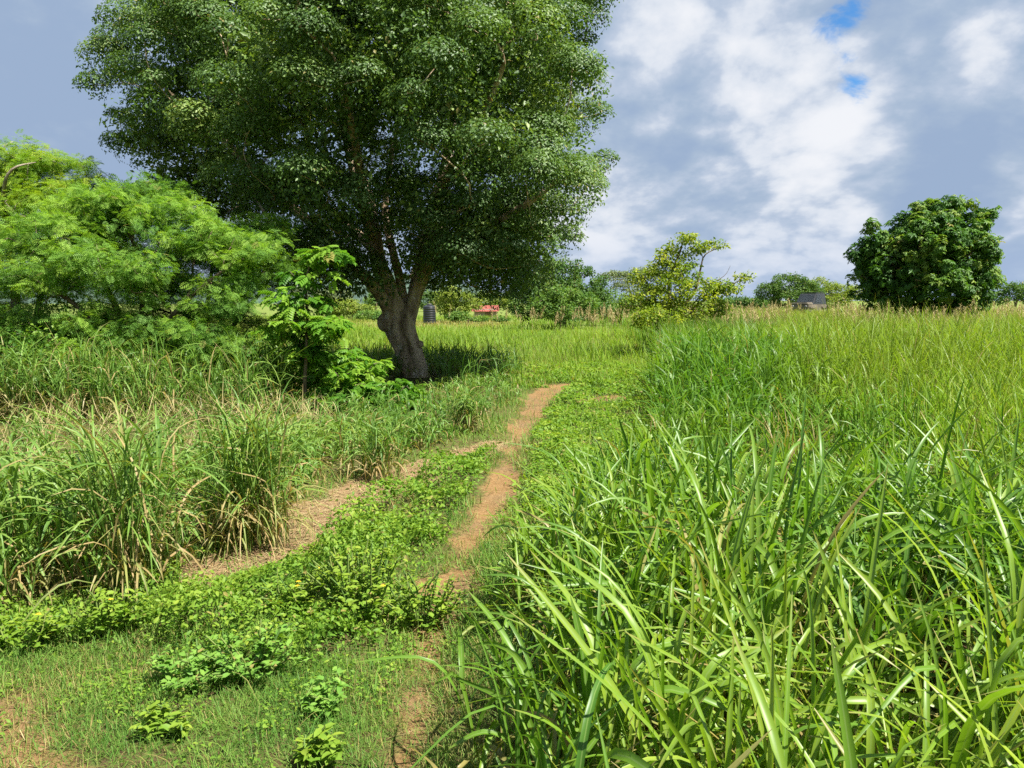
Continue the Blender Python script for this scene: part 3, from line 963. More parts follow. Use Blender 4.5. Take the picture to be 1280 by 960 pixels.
def tree(name, label, cat, stems, lobes, n_clump, clump_r, n_each, T, size, mat, bark=BARK, seed=1, group=None, seg=.3, rtip=.01, expo=.45, flat=.7, gap=0.0,
         shell=.55, up=.55, out=.6, rand=.5, min_z=.1, steps=.15, sides=7, droop=0.0, cup=.15, crown_name="crown", leaf_shell=.35):
    rg = np.random.default_rng(seed)
    base = np.array(stems[0][0][0][:3])
    root = empty(name, base)
    paths = [smooth_path(np.array(P), np.array(r), steps) for P, r in stems]
    tips = make_crown_pts(rg, lobes, n_clump, shell, gap, cup)
    tips[:, 2] = np.maximum(tips[:, 2], min_z)
    tw = grow(rg, paths, tips, seg, rtip, expo)
    bag = Bag()
    for P, r in paths: tube(bag, P, r, sides + 3, ridge=.10, seed=seed)
    for P, r in tw: tube(bag, P, r, 4 if r.max() < .02 else sides - 1)
    bag.build("trunk", bark, root, True)
    lb = Bag()
    leaves(lb, rg, tips, clump_r * rg.uniform(.7, 1.25, len(tips)), n_each, T, size, flat, up, out, rand, shell=leaf_shell, droop=droop)
    lb.build(crown_name, mat, root)
    tag(root, label, cat, group)
    return root


# --- the big shade tree -------------------------------------------------
M_BIG = leaf_material("glossy_dark_leaf", [(0, (.042, .086, .024)), (.45, (.068, .126, .030)), (.8, (.098, .162, .035)), (1, (.14, .195, .046))], rough=.48, spec=.7, trans=.32, tcol=(1.35, 1.35, .5))
YB = 17.0
rg = np.random.default_rng(5)
q = lambda px, py, dy=0.0: at(px, py, YB + dy)
g0 = q(517, 474); g0[2] = -.05
g1 = q(529, 473, -.1); g1[2] = -.05
stemL = ([g0, q(509, 452), q(503, 432), q(497, 414), q(496, 397), q(492, 380), q(482, 352), q(471, 320), q(464, 285), q(456, 245, .3), q(440, 195, .6), q(428, 140, .8), q(420, 70, 1.0)],
         [.215, .20, .22, .265, .265, .225, .185, .165, .185, .17, .13, .10, .06])
stemR = ([g1, q(523, 452, -.1), q(516, 430, -.12), q(510, 408, -.15), q(513, 388, -.1), q(519, 368, 0), q(526, 342, .1), q(531, 310, .2), q(540, 270, .3), q(556, 215, .5), q(566, 150, .6), q(570, 70, .8)],
         [.165, .15, .155, .175, .165, .145, .17, .15, .135, .12, .09, .05])
limbs = [
    ([q(490, 398, -.1), q(482, 380, -.3), q(470, 362, -.5), q(448, 338, -.8), q(412, 300, -1.1), q(370, 262, -1.3), q(320, 215, -1.5), q(262, 158, -1.5), q(215, 118, -1.4)], [.15, .14, .125, .11, .10, .09, .08, .06, .035]),
    ([q(505, 385, .1), q(500, 350, .2), q(492, 318, .3), q(482, 270, .9), q(486, 215, 1.5), q(500, 140, 2.2)], [.14, .10, .085, .08, .06, .04]),
    ([q(524, 352, 0), q(545, 318, -.5), q(580, 296, -1.0), q(625, 275, -1.5), q(672, 245, -1.9), q(715, 205, -2.0)], [.13, .11, .095, .08, .06, .04]),
    ([q(466, 300), q(455, 262, -1.0), q(450, 215, -2.2), q(440, 160, -3.2), q(430, 100, -3.8)], [.13, .11, .09, .065, .04]),
    ([q(470, 315, .1), q(440, 285, 1.2), q(395, 250, 2.3), q(330, 215, 3.2), q(260, 190, 3.8)], [.12, .10, .08, .06, .04]),
    ([q(533, 300, .2), q(560, 272, 1.3), q(600, 250, 2.6), q(650, 225, 3.6)], [.11, .09, .07, .04]),
    ([q(545, 255, .3), q(570, 200, -1.2), q(605, 140, -2.4), q(630, 80, -3.0)], [.11, .09, .06, .04]),
]
paths = [smooth_path(np.array(P), np.array(r), .11) for P, r in [stemL, stemR] + limbs]
lob = []
for px, py, dy, r in [
    (178, 150, -.5, 1.2), (220, 95, .2, 1.5), (225, 215, .3, 1.2), (270, 235, .8, 1.15), (232, 25, -.4, 1.35), (265, 90, -1.8, 1.6), (270, 150, 1.5, 1.7), (320, 30, -1.5, 1.8), (330, 170, -2.2, 1.5), (350, 240, 1.8, 1.4),
    (390, 100, -3.2, 1.8), (400, 200, -2.9, 1.4), (410, 20, 2.0, 2.2), (470, 60, -3.4, 1.9), (480, 165, -3.4, 1.5), (500, -40, -1.0, 2.4), (540, 110, -3.4, 1.7), (560, 10, -2.2, 2.0), (590, 190, -3.0, 1.5), (620, 90, -2.4, 1.8),
    (655, 20, -.8, 1.6), (680, 125, -1.5, 1.5), (684, 190, -.6, 1.35), (716, 188, .2, .85), (655, 245, -1.6, 1.25), (690, 265, .2, 1.0), (640, 305, -.6, .95), (655, 350, .2, .75), (620, 335, .8, .85), (575, 305, 1.4, 1.0), (600, 260, 2.6, 1.5),
    (675, 40, .8, 1.2), (665, 130, 2.2, 1.6), (600, 100, 3.6, 2.0), (500, 110, 4.0, 2.2), (390, 130, 4.0, 2.0), (300, 110, 3.4, 1.8), (330, 270, 3.0, 1.1), (400, 300, 2.8, 1.1), (380, 330, .5, .8), (430, 340, 1.2, .7), (300, -60, .5, 2.2), (420, -110, 0, 2.6), (560, -110, .6, 2.4), (650, -50, 1.4, 1.7),
    (472, 348, -.9, .38), (522, 318, -.9, .42), (560, 332, -.9, .5), (502, 270, -1.3, .6), (440, 335, -1.0, .55), (470, 245, -1.9, .7), (545, 292, -1.4, .6), (590, 345, -.6, .5), (425, 300, -1.6, .6), (610, 300, -1.9, .8), (570, 285, -2.2, .8), (660, 295, -1.2, .9), (500, 300, 1.6, .8), (410, 330, -.8, .7), (480, 250, 3.4, 1.2), (545, 245, -2.4, .9), (440, 255, -2.6, .9), (535, 335, 1.9, .7)]:
    c0 = q(px, py, dy)
    r *= .93
    lob.append((*c0, r, r, r * .85))
tips = make_crown_pts(rg, lob, 760, .80, .15, .2)
inner = make_crown_pts(rg, [(l[0], l[1], l[2], l[3] * .62, l[4] * .62, l[5] * .62) for l in lob], 480, .10, .06, .1)
tw = grow(rg, paths, tips, .32, .0085, .5)
root = empty("shade_tree", (float(g0[0]), float(g0[1]), 0))
bag = Bag()
for k, (P, r) in enumerate(paths[:2]): tube(bag, P, r, 30, ridge=.16, seed=k + 2)
# burl on the left flank and a knot on the right
for c0, rr in ((q(484, 403, -.10), .21), (q(525, 430, -.20), .075)):
    n1, n2 = 14, 18
    th = np.linspace(0, np.pi, n1)
    rad_ = np.sin(th) * rr + .003
    zz = c0[2] + np.cos(th) * rr * 1.05
    tube(bag, np.stack([np.full(n1, c0[0]), np.full(n1, c0[1]), zz], 1), rad_, n2, ridge=.12, seed=9)
bag.build("trunk", BARK_BIG, root, True)
bag = Bag()
for k, (P, r) in enumerate(paths[2:]): tube(bag, P, r, 14, ridge=.14, seed=k + 6)
for P, r in tw: tube(bag, P, r, 4 if r.max() < .02 else 7)
bag.build("branches", BARK_BIG, root, True)
lb = Bag()
rc = np.clip(.42 + rg.normal(0, .22, len(tips)), 0, 1)
rad_c = .50 * rg.uniform(.55, 1.35, len(tips))
for lo, hi, n_ in ((0, .36, 430), (.36, .5, 740), (.5, .9, 1120)):
    k_ = (rad_c >= lo) & (rad_c < hi)
    leaves(lb, rg, tips[k_], rad_c[k_], n_, T_DIAMOND, .067, .72, .45, 1.0, .30, rnd_c=rc[k_], shell=.2, dome=.75)
k_ = rg.choice(len(tips), 420, replace=False)
leaves(lb, rg, tips[k_] + rg.normal(0, .32, (420, 3)), .22, 60, T_DIAMOND, .088, .9, .5, .6, .5, rnd_c=rc[k_], shell=.4)
leaves(lb, rg, inner, .65, 150, T_DIAMOND, .13, .8, .5, .6, .5, shell=.5)
lb.build("crown", M_BIG, root)
tag(root, "big spreading shade tree with mottled twisted trunk beside the track", "tree")

# --- feathery trees on the left ------------------------------------------
M_FEA = leaf_material("feathery_leaf", [(0, (.075, .16, .03)), (.5, (.115, .22, .036)), (1, (.175, .28, .042))], rough=.5, spec=.3, trans=.45)
M_FEA2 = leaf_material("feathery_leaf_yellowish", [(0, (.08, .16, .02)), (.5, (.135, .225, .025)), (1, (.21, .28, .035))], rough=.5, spec=.3, trans=.45)


def lobes_px(lst, Y0):
    out = []
    for px, py, dy, r, f in lst:
        c0 = at(px, py, Y0 + dy)
        out.append((*c0, r, r, r * f))
    return out


def g3(x, y): return np.array([x, y, float(gz(x, y)) - .03])


Y0 = 12.6
f0 = g3(*G(165, 505))
S = lambda px, py, dy=0.0: at(px, py, Y0 + dy)
tree("feathery_tree", "feathery leaved thorn tree with several dark stems left of the big tree", "tree",
     [([f0, S(160, 440), S(150, 395), S(128, 350, .1), S(110, 310, .2)], [.07, .06, .05, .04, .025]),
      ([f0 + [.12, .05, 0], S(172, 430, .2), S(178, 380, .2), S(176, 330, .1), S(150, 265, -.2)], [.06, .05, .04, .035, .02]),
      ([f0 + [-.1, .05, 0], S(140, 430, -.3), S(100, 385, -.6), S(60, 360, -.9)], [.05, .045, .035, .02]),
      ([f0 + [.2, .1, 0], S(200, 420, -.2), S(240, 370, -.5), S(290, 330, -.6)], [.05, .04, .03, .02])],
     lobes_px([(110, 270, 0, .8, .55), (175, 250, .2, .7, .5), (230, 285, -.1, .85, .5), (290, 310, -.2, .75, .45), (325, 330, .2, .5, .4), (330, 285, .6, .55, .4), (60, 300, -.6, .8, .5), (120, 330, -.8, .75, .5), (200, 345, -.7, .7, .5),
               (270, 370, -.5, .65, .5), (40, 355, -.8, .7, .5), (100, 390, -.7, .6, .5), (170, 300, 1.0, .9, .5), (260, 330, 1.0, .8, .5), (20, 420, -.5, .6, .6), (130, 430, -.9, .4, .6), (95, 440, -1.0, .5, .8), (190, 425, -.9, .5, .7), (245, 430, -.7, .5, .7), (60, 455, -1.0, .45, .8), (300, 420, -.5, .5, .7), (210, 455, -.6, .4, .7)], Y0),
     400, .29, 74, T_FEATHER, .125, M_FEA, BARK, 21, "feathery trees on the left", .2, .006, .48, .48, .24, .42, up=.85, out=.35, rand=.48, steps=.12, droop=.1)
Y0 = 14.6
f0 = g3(*G(20, 478))
tree("feathery_tree", "yellowish feathery tree at the left edge with a pale bent branch on top", "tree",
     [([f0, S(20, 420), S(18, 340), S(5, 270), S(5, 238, -.9), S(10, 218, -1.1), S(22, 208, -1.1), S(45, 203, -1.0)], [.10, .085, .07, .05, .034, .026, .02, .008]),
      ([f0 + [.15, 0, 0], S(45, 400, .2), S(60, 320, .3), S(70, 250, .2)], [.08, .06, .05, .025])],
     lobes_px([(20, 225, .3, .75, .6), (70, 225, 0, .8, .6), (105, 245, .2, .6, .5), (45, 265, -.8, .8, .6), (-20, 260, -.3, .9, .6), (100, 290, -.4, .7, .6), (0, 320, -.7, .9, .6), (60, 335, -.6, .8, .6), (-60, 230, .5, 1.0, .7), (-90, 320, 0, 1.1, .8), (-40, 390, -.4, .9, .8), (60, 200, .3, .45, .5), (20, 195, .2, .5, .6)], Y0),
     330, .34, 66, T_FEATHER, .14, M_FEA2, BARK_PALE, 22, "feathery trees on the left", .25, .007, .48, .45, .12, .45, up=.9, out=.35, rand=.4, steps=.12, droop=.1)
Y0 = 15.2
f0 = g3(*G(255, 470))
tree("feathery_tree", "darker feathery tree standing behind the thorn tree, under the big tree's left boughs", "tree",
     [([f0, S(255, 420), S(262, 360), S(270, 300)], [.06, .05, .04, .02]), ([f0 + [.1, 0, 0], S(290, 410), S(330, 360), S(350, 320)], [.05, .04, .03, .015])],
     lobes_px([(240, 300, 0, .8, .6), (310, 330, 0, .8, .5), (350, 350, .2, .5, .5), (230, 370, 0, .8, .6), (290, 395, -.2, .7, .5), (180, 340, .3, .9, .7), (170, 410, .2, .8, .7)], Y0),
     170, .32, 60, T_FEATHER, .14, M_FEA, BARK, 23, "feathery trees on the left", .25, .006, .48, .4, .1, .45, up=1.0, out=.25, rand=.35, droop=.1)

# --- sapling and leafy shrubs --------------------------------------------
M_SAP = leaf_material("bright_leaf", [(0, (.05, .135, .018)), (.5, (.09, .20, .022)), (1, (.16, .265, .032))], rough=.4, spec=.4, trans=.48)
Y0 = 11.6
f0 = g3(*G(382, 516))
tree("young_tree", "slender young tree with bright drooping leaves and a bare thin stem", "tree",
     [([f0, S(381, 480), S(383, 440), S(384, 400, .05), S(383, 350, 0), S(392, 315, 0)], [.034, .03, .027, .022, .014, .006])],
     lobes_px([(405, 318, 0, .20, .5), (432, 322, .05, .16, .5), (375, 345, .1, .26, .6), (415, 350, -.1, .18, .5), (365, 375, -.1, .28, .6), (405, 378, .1, .22, .6), (370, 405, 0, .40, .55), (410, 410, -.1, .30, .5), (352, 410, .2, .26, .5), (385, 440, .1, .32, .6), (395, 325, .2, .2, .5)], Y0),
     72, .13, 9, T_COMPOUND, .21, M_SAP, BARK, 31, None, .12, .0045, .4, .6, 0, .3, up=1.0, out=.2, rand=.28, steps=.08, sides=5, droop=.25)
Y0 = 11.9
f0 = g3(*G(455, 515))
tree("leafy_shrub", "bright leafy shrub between the young tree and the trunk of the big tree", "shrub",
     [([f0, S(453, 495), S(448, 475)], [.02, .016, .01]), ([f0 + [.1, 0, 0], S(475, 495), S(488, 480)], [.015, .012, .008]), ([f0 - [.1, 0, 0], S(430, 490), S(415, 470)], [.015, .012, .008])],
     lobes_px([(430, 465, 0, .32, .7), (462, 462, .1, .28, .6), (490, 485, 0, .28, .6), (450, 490, -.15, .36, .6), (415, 492, -.1, .32, .6), (510, 498, .1, .22, .6), (480, 508, -.2, .28, .5), (400, 470, .3, .3, .7), (430, 445, .4, .25, .6)], Y0),
     105, .14, 10, T_COMPOUND, .17, M_SAP, BARK, 32, "low shrubs at the foot of the left trees", .1, .004, .4, .6, 0, .4, up=.9, out=.3, rand=.35, steps=.08, sides=5, droop=.2, crown_name="foliage")
M_SHRUB = leaf_material("shrub_leaf", [(0, (.045, .115, .02)), (.5, (.075, .16, .022)), (1, (.13, .21, .03))], rough=.45, spec=.4, trans=.4)
for kk, (bx, by, Y0, lb_, lab, mt) in enumerate([
    (60, 520, 11.3, [(50, 440, 0, .45, .8), (90, 465, -.1, .4, .8), (20, 470, 0, .45, .8), (60, 490, -.3, .35, .8)], "fine leaved low bush at the far left under the feathery trees", M_SHRUB),
    (300, 510, 12.4, [(285, 440, 0, .45, .7), (320, 455, -.1, .45, .7), (250, 455, .1, .4, .7), (300, 480, -.2, .4, .7), (345, 470, 0, .35, .7)], "dark low bush in the shade behind the young tree", M_SHRUB),
    (95, 500, 13.6, [(80, 400, 0, .6, .9), (120, 425, .1, .6, .9), (40, 420, .1, .6, .9), (100, 455, -.2, .5, .8)], "tall fine leaved bush filling the gap under the leftmost feathery trees", M_SHRUB),
    (-10, 500, 13.0, [(-20, 410, 0, .6, .9), (15, 430, .1, .55, .9), (-50, 430, .1, .6, .9), (0, 460, -.2, .5, .8)], "bush cut by the left edge of the picture", M_SHRUB),
    (205, 515, 12.0, [(200, 430, .2, .45, .8), (215, 460, 0, .45, .8), (180, 475, -.2, .35, .8), (230, 480, -.2, .3, .8)], "shaded twiggy bush at the foot of the thorn tree", M_SHRUB)]):
    f0 = g3(*G(bx, by))
    tree("low_bush", lab, "bush", [([f0, S(bx, by - 30), S(bx, by - 60)], [.03, .02, .012]), ([f0 + [.15, 0, 0], S(bx + 20, by - 30), S(bx + 35, by - 50)], [.02, .015, .01])],
         lobes_px(lb_, Y0), 80, .2, 42, T_DIAMOND, .075, mt, BARK, 40 + kk, "low shrubs at the foot of the left trees", .12, .004, .4, .7, .1, .4, steps=.1, sides=5, crown_name="foliage")

# --- yellow green open tree, right of the track --------------------------
M_YEL = leaf_material("yellow_green_leaf", [(0, (.08, .14, .018)), (.5, (.145, .205, .022)), (1, (.25, .28, .03))], rough=.45, spec=.35, trans=.45)
Y0 = 24.0
f0 = np.array([*at(838, 420, Y0)[:2], 0])
tree("small_tree", "open yellow green tree with thin upper twigs, alone left of the field", "tree",
     [([f0, S(838, 395), S(836, 370), S(838, 345), S(850, 315), S(856, 292)], [.09, .075, .06, .045, .03, .01]),
      ([f0 + [.1, .1, 0], S(850, 390), S(868, 365), S(876, 335), S(882, 318), S(908, 306)], [.07, .055, .045, .028, .018, .006]),
      ([f0 + [-.1, .1, 0], S(825, 390), S(812, 365), S(805, 345)], [.06, .05, .035, .015]),
      ([f0 + [.15, -.1, 0], S(865, 390), S(890, 370), S(925, 350)], [.05, .04, .03, .01]),
      ([S(878, 360), S(905, 345, .1), S(913, 332, .1)], [.012, .008, .003])],
     lobes_px([(855, 298, 0, .38, .6), (842, 318, .2, .5, .6), (878, 312, 0, .35, .6), (898, 308, 0, .25, .5), (825, 330, 0, .55, .6), (855, 340, -.2, .6, .6), (810, 350, .2, .55, .6), (840, 365, -.4, .7, .6), (875, 362, -.2, .6, .6), (800, 378, 0, .6, .6), (905, 360, 0, .45, .5), (928, 347, .1, .25, .4), (830, 392, -.5, .6, .6), (865, 390, -.4, .55, .6), (895, 385, .1, .4, .6)], Y0),
     330, .22, 34, T_DIAMOND, .105, M_YEL, BARK, 51, None, .2, .006, .45, .6, .2, .4, steps=.15)
Y0 = 22.5
f0 = np.array([*at(820, 425, Y0)[:2], 0])
tree("low_bush", "yellow green low bush in front of the open tree", "bush", [([f0, S(820, 405), S(820, 396)], [.03, .02, .01])],
     lobes_px([(805, 398, 0, .4, .6), (835, 402, 0, .4, .6), (820, 392, .2, .4, .6)], Y0), 45, .2, 40, T_DIAMOND, .1, M_YEL, BARK, 52, None, .15, .005, .4, .7, 0, .4, steps=.1, crown_name="foliage")

# --- dark round tree on the right -----------------------------------------
M_MANGO = leaf_material("long_dark_leaf", [(0, (.028, .078, .014)), (.5, (.052, .125, .018)), (.85, (.085, .16, .022)), (1, (.14, .20, .03))], rough=.5, spec=.5, trans=.3)
Y0 = 30.0
f0 = np.array([*at(1152, 420, Y0)[:2], 0])
tree("round_tree", "dark round crowned tree standing alone in the right of the field", "tree",
     [([f0, S(1152, 395), S(1150, 375), S(1150, 350), S(1165, 310), S(1175, 275)], [.17, .15, .14, .11, .08, .03]),
      ([S(1150, 378), S(1130, 350, -.3), S(1110, 320, -.5)], [.11, .08, .03]), ([S(1152, 372), S(1180, 345, -.4), S(1215, 315, -.6)], [.10, .07, .03]), ([S(1150, 365), S(1150, 330, -1), S(1150, 295, -1.5)], [.09, .07, .03]), ([S(1152, 365), S(1170, 330, 1), S(1180, 295, 1.5)], [.09, .07, .03])],
     lobes_px([(1180, 268, 0, .75, .8), (1140, 283, .2, .7, .8), (1212, 282, 0, .6, .7), (1236, 270, .1, .35, .6), (1160, 258, .2, .4, .6), (1200, 256, .1, .35, .6), (1075, 320, .1, .35, .7), (1248, 300, .1, .25, .5), (1100, 312, 0, .7, .8), (1090, 285, .2, .3, .7), (1160, 300, -1.0, 1.1, .8), (1210, 315, -.8, .9, .8), (1120, 335, -.9, .9, .8), (1095, 345, 0, .8, .8), (1170, 345, -1.3, 1.0, .7), (1215, 350, -.6, .8, .7), (1135, 362, -.8, .7, .6),
               (1190, 370, -.7, .7, .6), (1225, 375, 0, .45, .6), (1100, 378, -.2, .6, .6), (1150, 384, -.5, .7, .5), (1200, 384, -.3, .6, .5), (1160, 310, 1.3, 1.5, .9), (1110, 330, 1.2, 1.1, .9), (1205, 335, 1.2, 1.1, .9), (1090, 365, .3, .5, .6), (1238, 320, .2, .4, .7), (1240, 350, .1, .3, .5)], Y0),
     640, .34, 26, T_MANGO, .165, M_MANGO, BARK, 61, None, .3, .008, .45, .75, .14, .55, up=.6, out=.8, rand=.4, steps=.2, cup=.1)

# --- background trees and bushes -----------------------------------------
M_BG = [leaf_material("background_leaf_dark", [(0, (.035, .08, .018)), (.5, (.055, .11, .022)), (1, (.085, .14, .03))], rough=.5, spec=.35, trans=.32),
        leaf_material("background_leaf_mid", [(0, (.05, .11, .025)), (.5, (.08, .15, .03)), (1, (.12, .19, .038))], rough=.5, spec=.3, trans=.35),
        leaf_material("background_leaf_yellow", [(0, (.09, .14, .025)), (.5, (.135, .185, .03)), (1, (.2, .24, .045))], rough=.5, spec=.3, trans=.38),
        leaf_material("background_leaf_grey", [(0, (.08, .115, .055)), (.5, (.12, .155, .075)), (1, (.16, .19, .095))], rough=.5, spec=.3, trans=.3)]


def bg(name, label, cat, Y0_, base_px, top_px, lobes_, n, cr, each, leaf, mat, seed, gap=0.0, T=T_DIAMOND, flat=.7, trunk=.12, grp="trees beyond the field"):
    f = np.array([at(base_px, 400, Y0_)[0], Y0_, 0.0])
    topz = at(base_px, top_px, Y0_)[2]
    st = [([f, f + [.05, 0, topz * .35], f + [.1, 0, topz * .7]], [trunk, trunk * .8, trunk * .35]),
          ([f + [.02, 0, topz * .2], f + [.4, .2, topz * .5], f + [.8, .3, topz * .7]], [trunk * .6, trunk * .4, trunk * .2]),
          ([f + [.02, 0, topz * .2], f + [-.4, -.2, topz * .5], f + [-.8, -.3, topz * .7]], [trunk * .6, trunk * .4, trunk * .2])]
    return tree(name, label, cat, st, lobes_px(lobes_, Y0_), int(n * 1.3), cr, int(each * 1.5), T, leaf, mat, BARK, seed, grp, .6, .01, .45, flat, gap, .5, steps=.4, sides=6, min_z=.35, crown_name="crown" if "tree" in name else "foliage")


bg("domed_tree", "dense domed green tree showing right of the big tree's hanging bough", "tree", 46, 705, 325,
   [(700, 345, 0, 1.4, .8), (730, 358, .3, 1.3, .8), (672, 355, 0, 1.3, .8), (750, 372, .5, .9, .8), (700, 370, -.8, 1.5, .7), (660, 378, 0, 1.2, .8), (735, 382, -.3, 1.1, .8)], 260, .42, 46, .17, M_BG[0], 71)
bg("low_bush", "lighter green bush at the foot of the domed tree", "bush", 41, 700, 360,
   [(705, 372, 0, .85, .7), (680, 382, 0, .8, .7), (735, 380, .2, .7, .7), (705, 390, -.3, .9, .6)], 120, .34, 42, .14, M_BG[1], 72, trunk=.06)
bg("flat_topped_tree", "thin grey green flat topped thorn tree behind the open yellow green tree", "tree", 62, 795, 335,
   [(770, 345, 0, 1.3, .3), (800, 340, .3, 1.3, .3), (825, 345, 0, 1.2, .3), (785, 358, 0, 1.4, .35), (815, 362, .2, 1.3, .3)], 150, .4, 22, .16, M_BG[3], 73, .25, T_DIAMOND, .35)
bg("low_bush", "dull green bush between the domed tree and the open tree", "bush", 52, 775, 372,
   [(770, 380, 0, 1.1, .7), (795, 384, 0, 1.0, .7), (745, 388, .2, .9, .7)], 90, .36, 34, .16, M_BG[1], 74, trunk=.06)
bg("spreading_tree", "dark green spreading tree on the horizon left of the round tree", "tree", 100, 985, 345,
   [(985, 358, 0, 2.4, .65), (962, 365, 0, 1.7, .7), (1008, 362, .3, 1.9, .65), (985, 374, -.6, 2.4, .5)], 170, .55, 34, .26, M_BG[0], 75)
bg("spreading_tree", "olive green spreading tree behind the parked vehicle", "tree", 108, 1030, 348,
   [(1025, 360, 0, 2.1, .65), (1048, 365, .3, 2.1, .6), (1010, 368, .3, 1.7, .6), (1070, 368, .4, 1.7, .6), (1040, 376, -.4, 2.4, .4)], 170, .55, 32, .26, M_BG[2], 76)
bg("domed_tree", "small dark domed tree at the far right edge of the picture", "tree", 92, 1268, 354,
   [(1265, 364, 0, 1.4, .7), (1288, 366, .3, 1.6, .7), (1250, 372, 0, 1.0, .7), (1315, 368, 0, 1.7, .7)], 130, .55, 30, .26, M_BG[0], 77)
bg("low_bush", "small yellow green bush beside the black water tank", "bush", 60, 566, 358,
   [(560, 368, 0, 1.0, .7), (578, 374, 0, .9, .7), (552, 382, .3, .9, .7), (590, 380, .3, .9, .7), (570, 388, -.2, 1.0, .6)], 110, .36, 34, .17, M_BG[2], 78, trunk=.06)
bg("low_bush", "low feathery bush in front of the shed with the red roof", "bush", 56, 585, 388,
   [(572, 395, 0, .75, .45), (600, 400, 0, .6, .45), (626, 400, 0, .5, .5)], 70, .3, 30, .15, M_BG[1], 79, trunk=.05, flat=.4)
bg("low_bush", "bush behind the shed with the red roof", "bush", 84, 612, 366,
   [(605, 374, 0, 1.1, .7), (625, 376, 0, 1.2, .7), (640, 380, 0, 1.2, .7)], 80, .4, 32, .2, M_BG[2], 80, trunk=.06)
bg("low_bush", "bright yellow green bush seen left of the big trunk", "bush", 68, 440, 372,
   [(432, 384, 0, 1.3, .5), (455, 388, 0, 1.0, .5), (415, 388, 0, 1.2, .5)], 90, .4, 32, .2, M_BG[2], 81, trunk=.06)
bg("low_bush", "flat green bush just left of the burl on the big trunk", "bush", 63, 468, 388,
   [(462, 395, 0, 1.1, .35), (478, 396, 0, 1.0, .35), (490, 396, .3, 1.0, .4)], 80, .32, 32, .17, M_BG[1], 82, trunk=.05)
bg("spreading_tree", "pale green tree far behind the big trunk on the left", "tree", 110, 425, 358,
   [(425, 370, 0, 1.8, .7), (405, 372, 0, 1.9, .7), (385, 368, 0, 2.2, .7)], 110, .6, 28, .3, M_BG[3], 83)
bg("spreading_tree", "grey green tree far behind, between the trunk and the young tree", "tree", 120, 470, 362,
   [(470, 374, 0, 1.9, .7), (492, 376, 0, 1.8, .7)], 90, .6, 26, .3, M_BG[1], 84)
bg("spreading_tree", "dark tree far behind the water tank", "tree", 118, 540, 362,
   [(530, 374, 0, 2.0, .7), (555, 376, 0, 1.9, .7)], 90, .6, 26, .3, M_BG[0], 85)
for kk, (px, Yk, w) in enumerate([(935, 120, 1.6), (905, 135, 1.8), (955, 150, 2.0)]):
    lab = ["low rounded bush on the horizon right of the open tree", "dark bush on the horizon partly behind the open tree's right twigs", "small far bush left of the spreading trees"][kk]
    bg("low_bush", lab, "bush", Yk, px, 373, [(px - 8, 380, 0, w, .6), (px + 8, 380, 0, w, .6)], 70, .6, 24, .34, M_BG[kk % 2], 86 + kk, trunk=.08)

# far wooded hill
hm, nt = new_mat("haze_tinted_hillside")
pos = nd(nt, "ShaderNodeNewGeometry").outputs["Position"]
vo = nd(nt, "ShaderNodeTexVoronoi", {"Vector": pos, "Scale": .09})
n1 = nd(nt, "ShaderNodeTexNoise", {"Vector": pos, "Scale": .35, "Detail": 6.0})
c = mixc(nt, mrange(nt, n1.outputs[0], .35, .65), (.045, .075, .060), (.075, .11, .08))  # bluish distance haze is mixed into the forest colour itself
bp = nd(nt, "ShaderNodeBump", {"Height": n1.outputs[0], "Strength": 1.0, "Distance": 3.0})
p = nd(nt, "ShaderNodeBsdfPrincipled", {"Base Color": c, "Roughness": .95, "Specular IOR Level": .1, "Normal": bp.outputs[0]})
nd(nt, "ShaderNodeOutputMaterial", {0: p.outputs[0]})
hx, hy = np.meshgrid(np.linspace(-620, 160, 200), np.linspace(420, 900, 90))
cr = 19 * np.exp(-((hx + 110) / 95) ** 2) + 20 * np.exp(-((hx + 330) / 200) ** 2) 
prof = np.sin(np.pi * np.clip((hy - 420) / 480, 0, 1))
edge_ = sstep(-620, -540, hx) * sstep(160, 90, hx)
hz = (cr * prof + (fbm(hx, hy, .10, 111, 3) - .3) * 5 * np.sqrt(prof)) * edge_ - 1.0
ii, jj = np.meshgrid(np.arange(89), np.arange(199), indexing="ij")
a = ii * 200 + jj
o = build("hill", np.stack([hx, hy, hz], -1).reshape(-1, 3), [np.stack([a, a + 1, a + 201, a + 200], -1).reshape(-1, 4)], hm, None, True)
tag(o, "far wooded hill behind the big tree", "hill", kind="structure")


# ------------------------------------------------------------------ water tank, shed, vehicle
def mesh_obj(name, bm, mat, parent=None, smooth=False):
    me = bpy.data.meshes.new(name)
    if smooth:
        for f in bm.faces: f.smooth = True
    bm.normal_update()
    bm.to_mesh(me); bm.free()
    me.materials.append(mat)
    o = bpy.data.objects.new(name, me)
    COL.objects.link(o)
    if parent is not None: o.parent = parent
    return o


def lathe(prof, n=40):
    bm = bmesh.new()
    rings = [[bm.verts.new((r * math.cos(2 * math.pi * k / n), r * math.sin(2 * math.pi * k / n), z)) for k in range(n)] for r, z in prof]
    for A, B in zip(rings[:-1], rings[1:]):
        for k in range(n): bm.faces.new((A[k], A[(k + 1) % n], B[(k + 1) % n], B[k]))
    bm.faces.new(rings[-1]); bm.faces.new(rings[0][::-1])
    return bm


def box(bm, c, s, bev=.02, taper=(0, 0)):
    r = bmesh.ops.create_cube(bm, size=1)
    for v in r["verts"]:
        top = v.co.z > 0
        v.co.x = c[0] + v.co.x * (s[0] - (taper[0] if top else 0))
        v.co.y = c[1] + v.co.y * (s[1] - (taper[1] if top else 0))
        v.co.z = c[2] + v.co.z * s[2]
    if bev:
        es = list({e for v in r["verts"] for e in v.link_edges})
        bmesh.ops.bevel(bm, geom=es, offset=bev, segments=2, affect="EDGES")


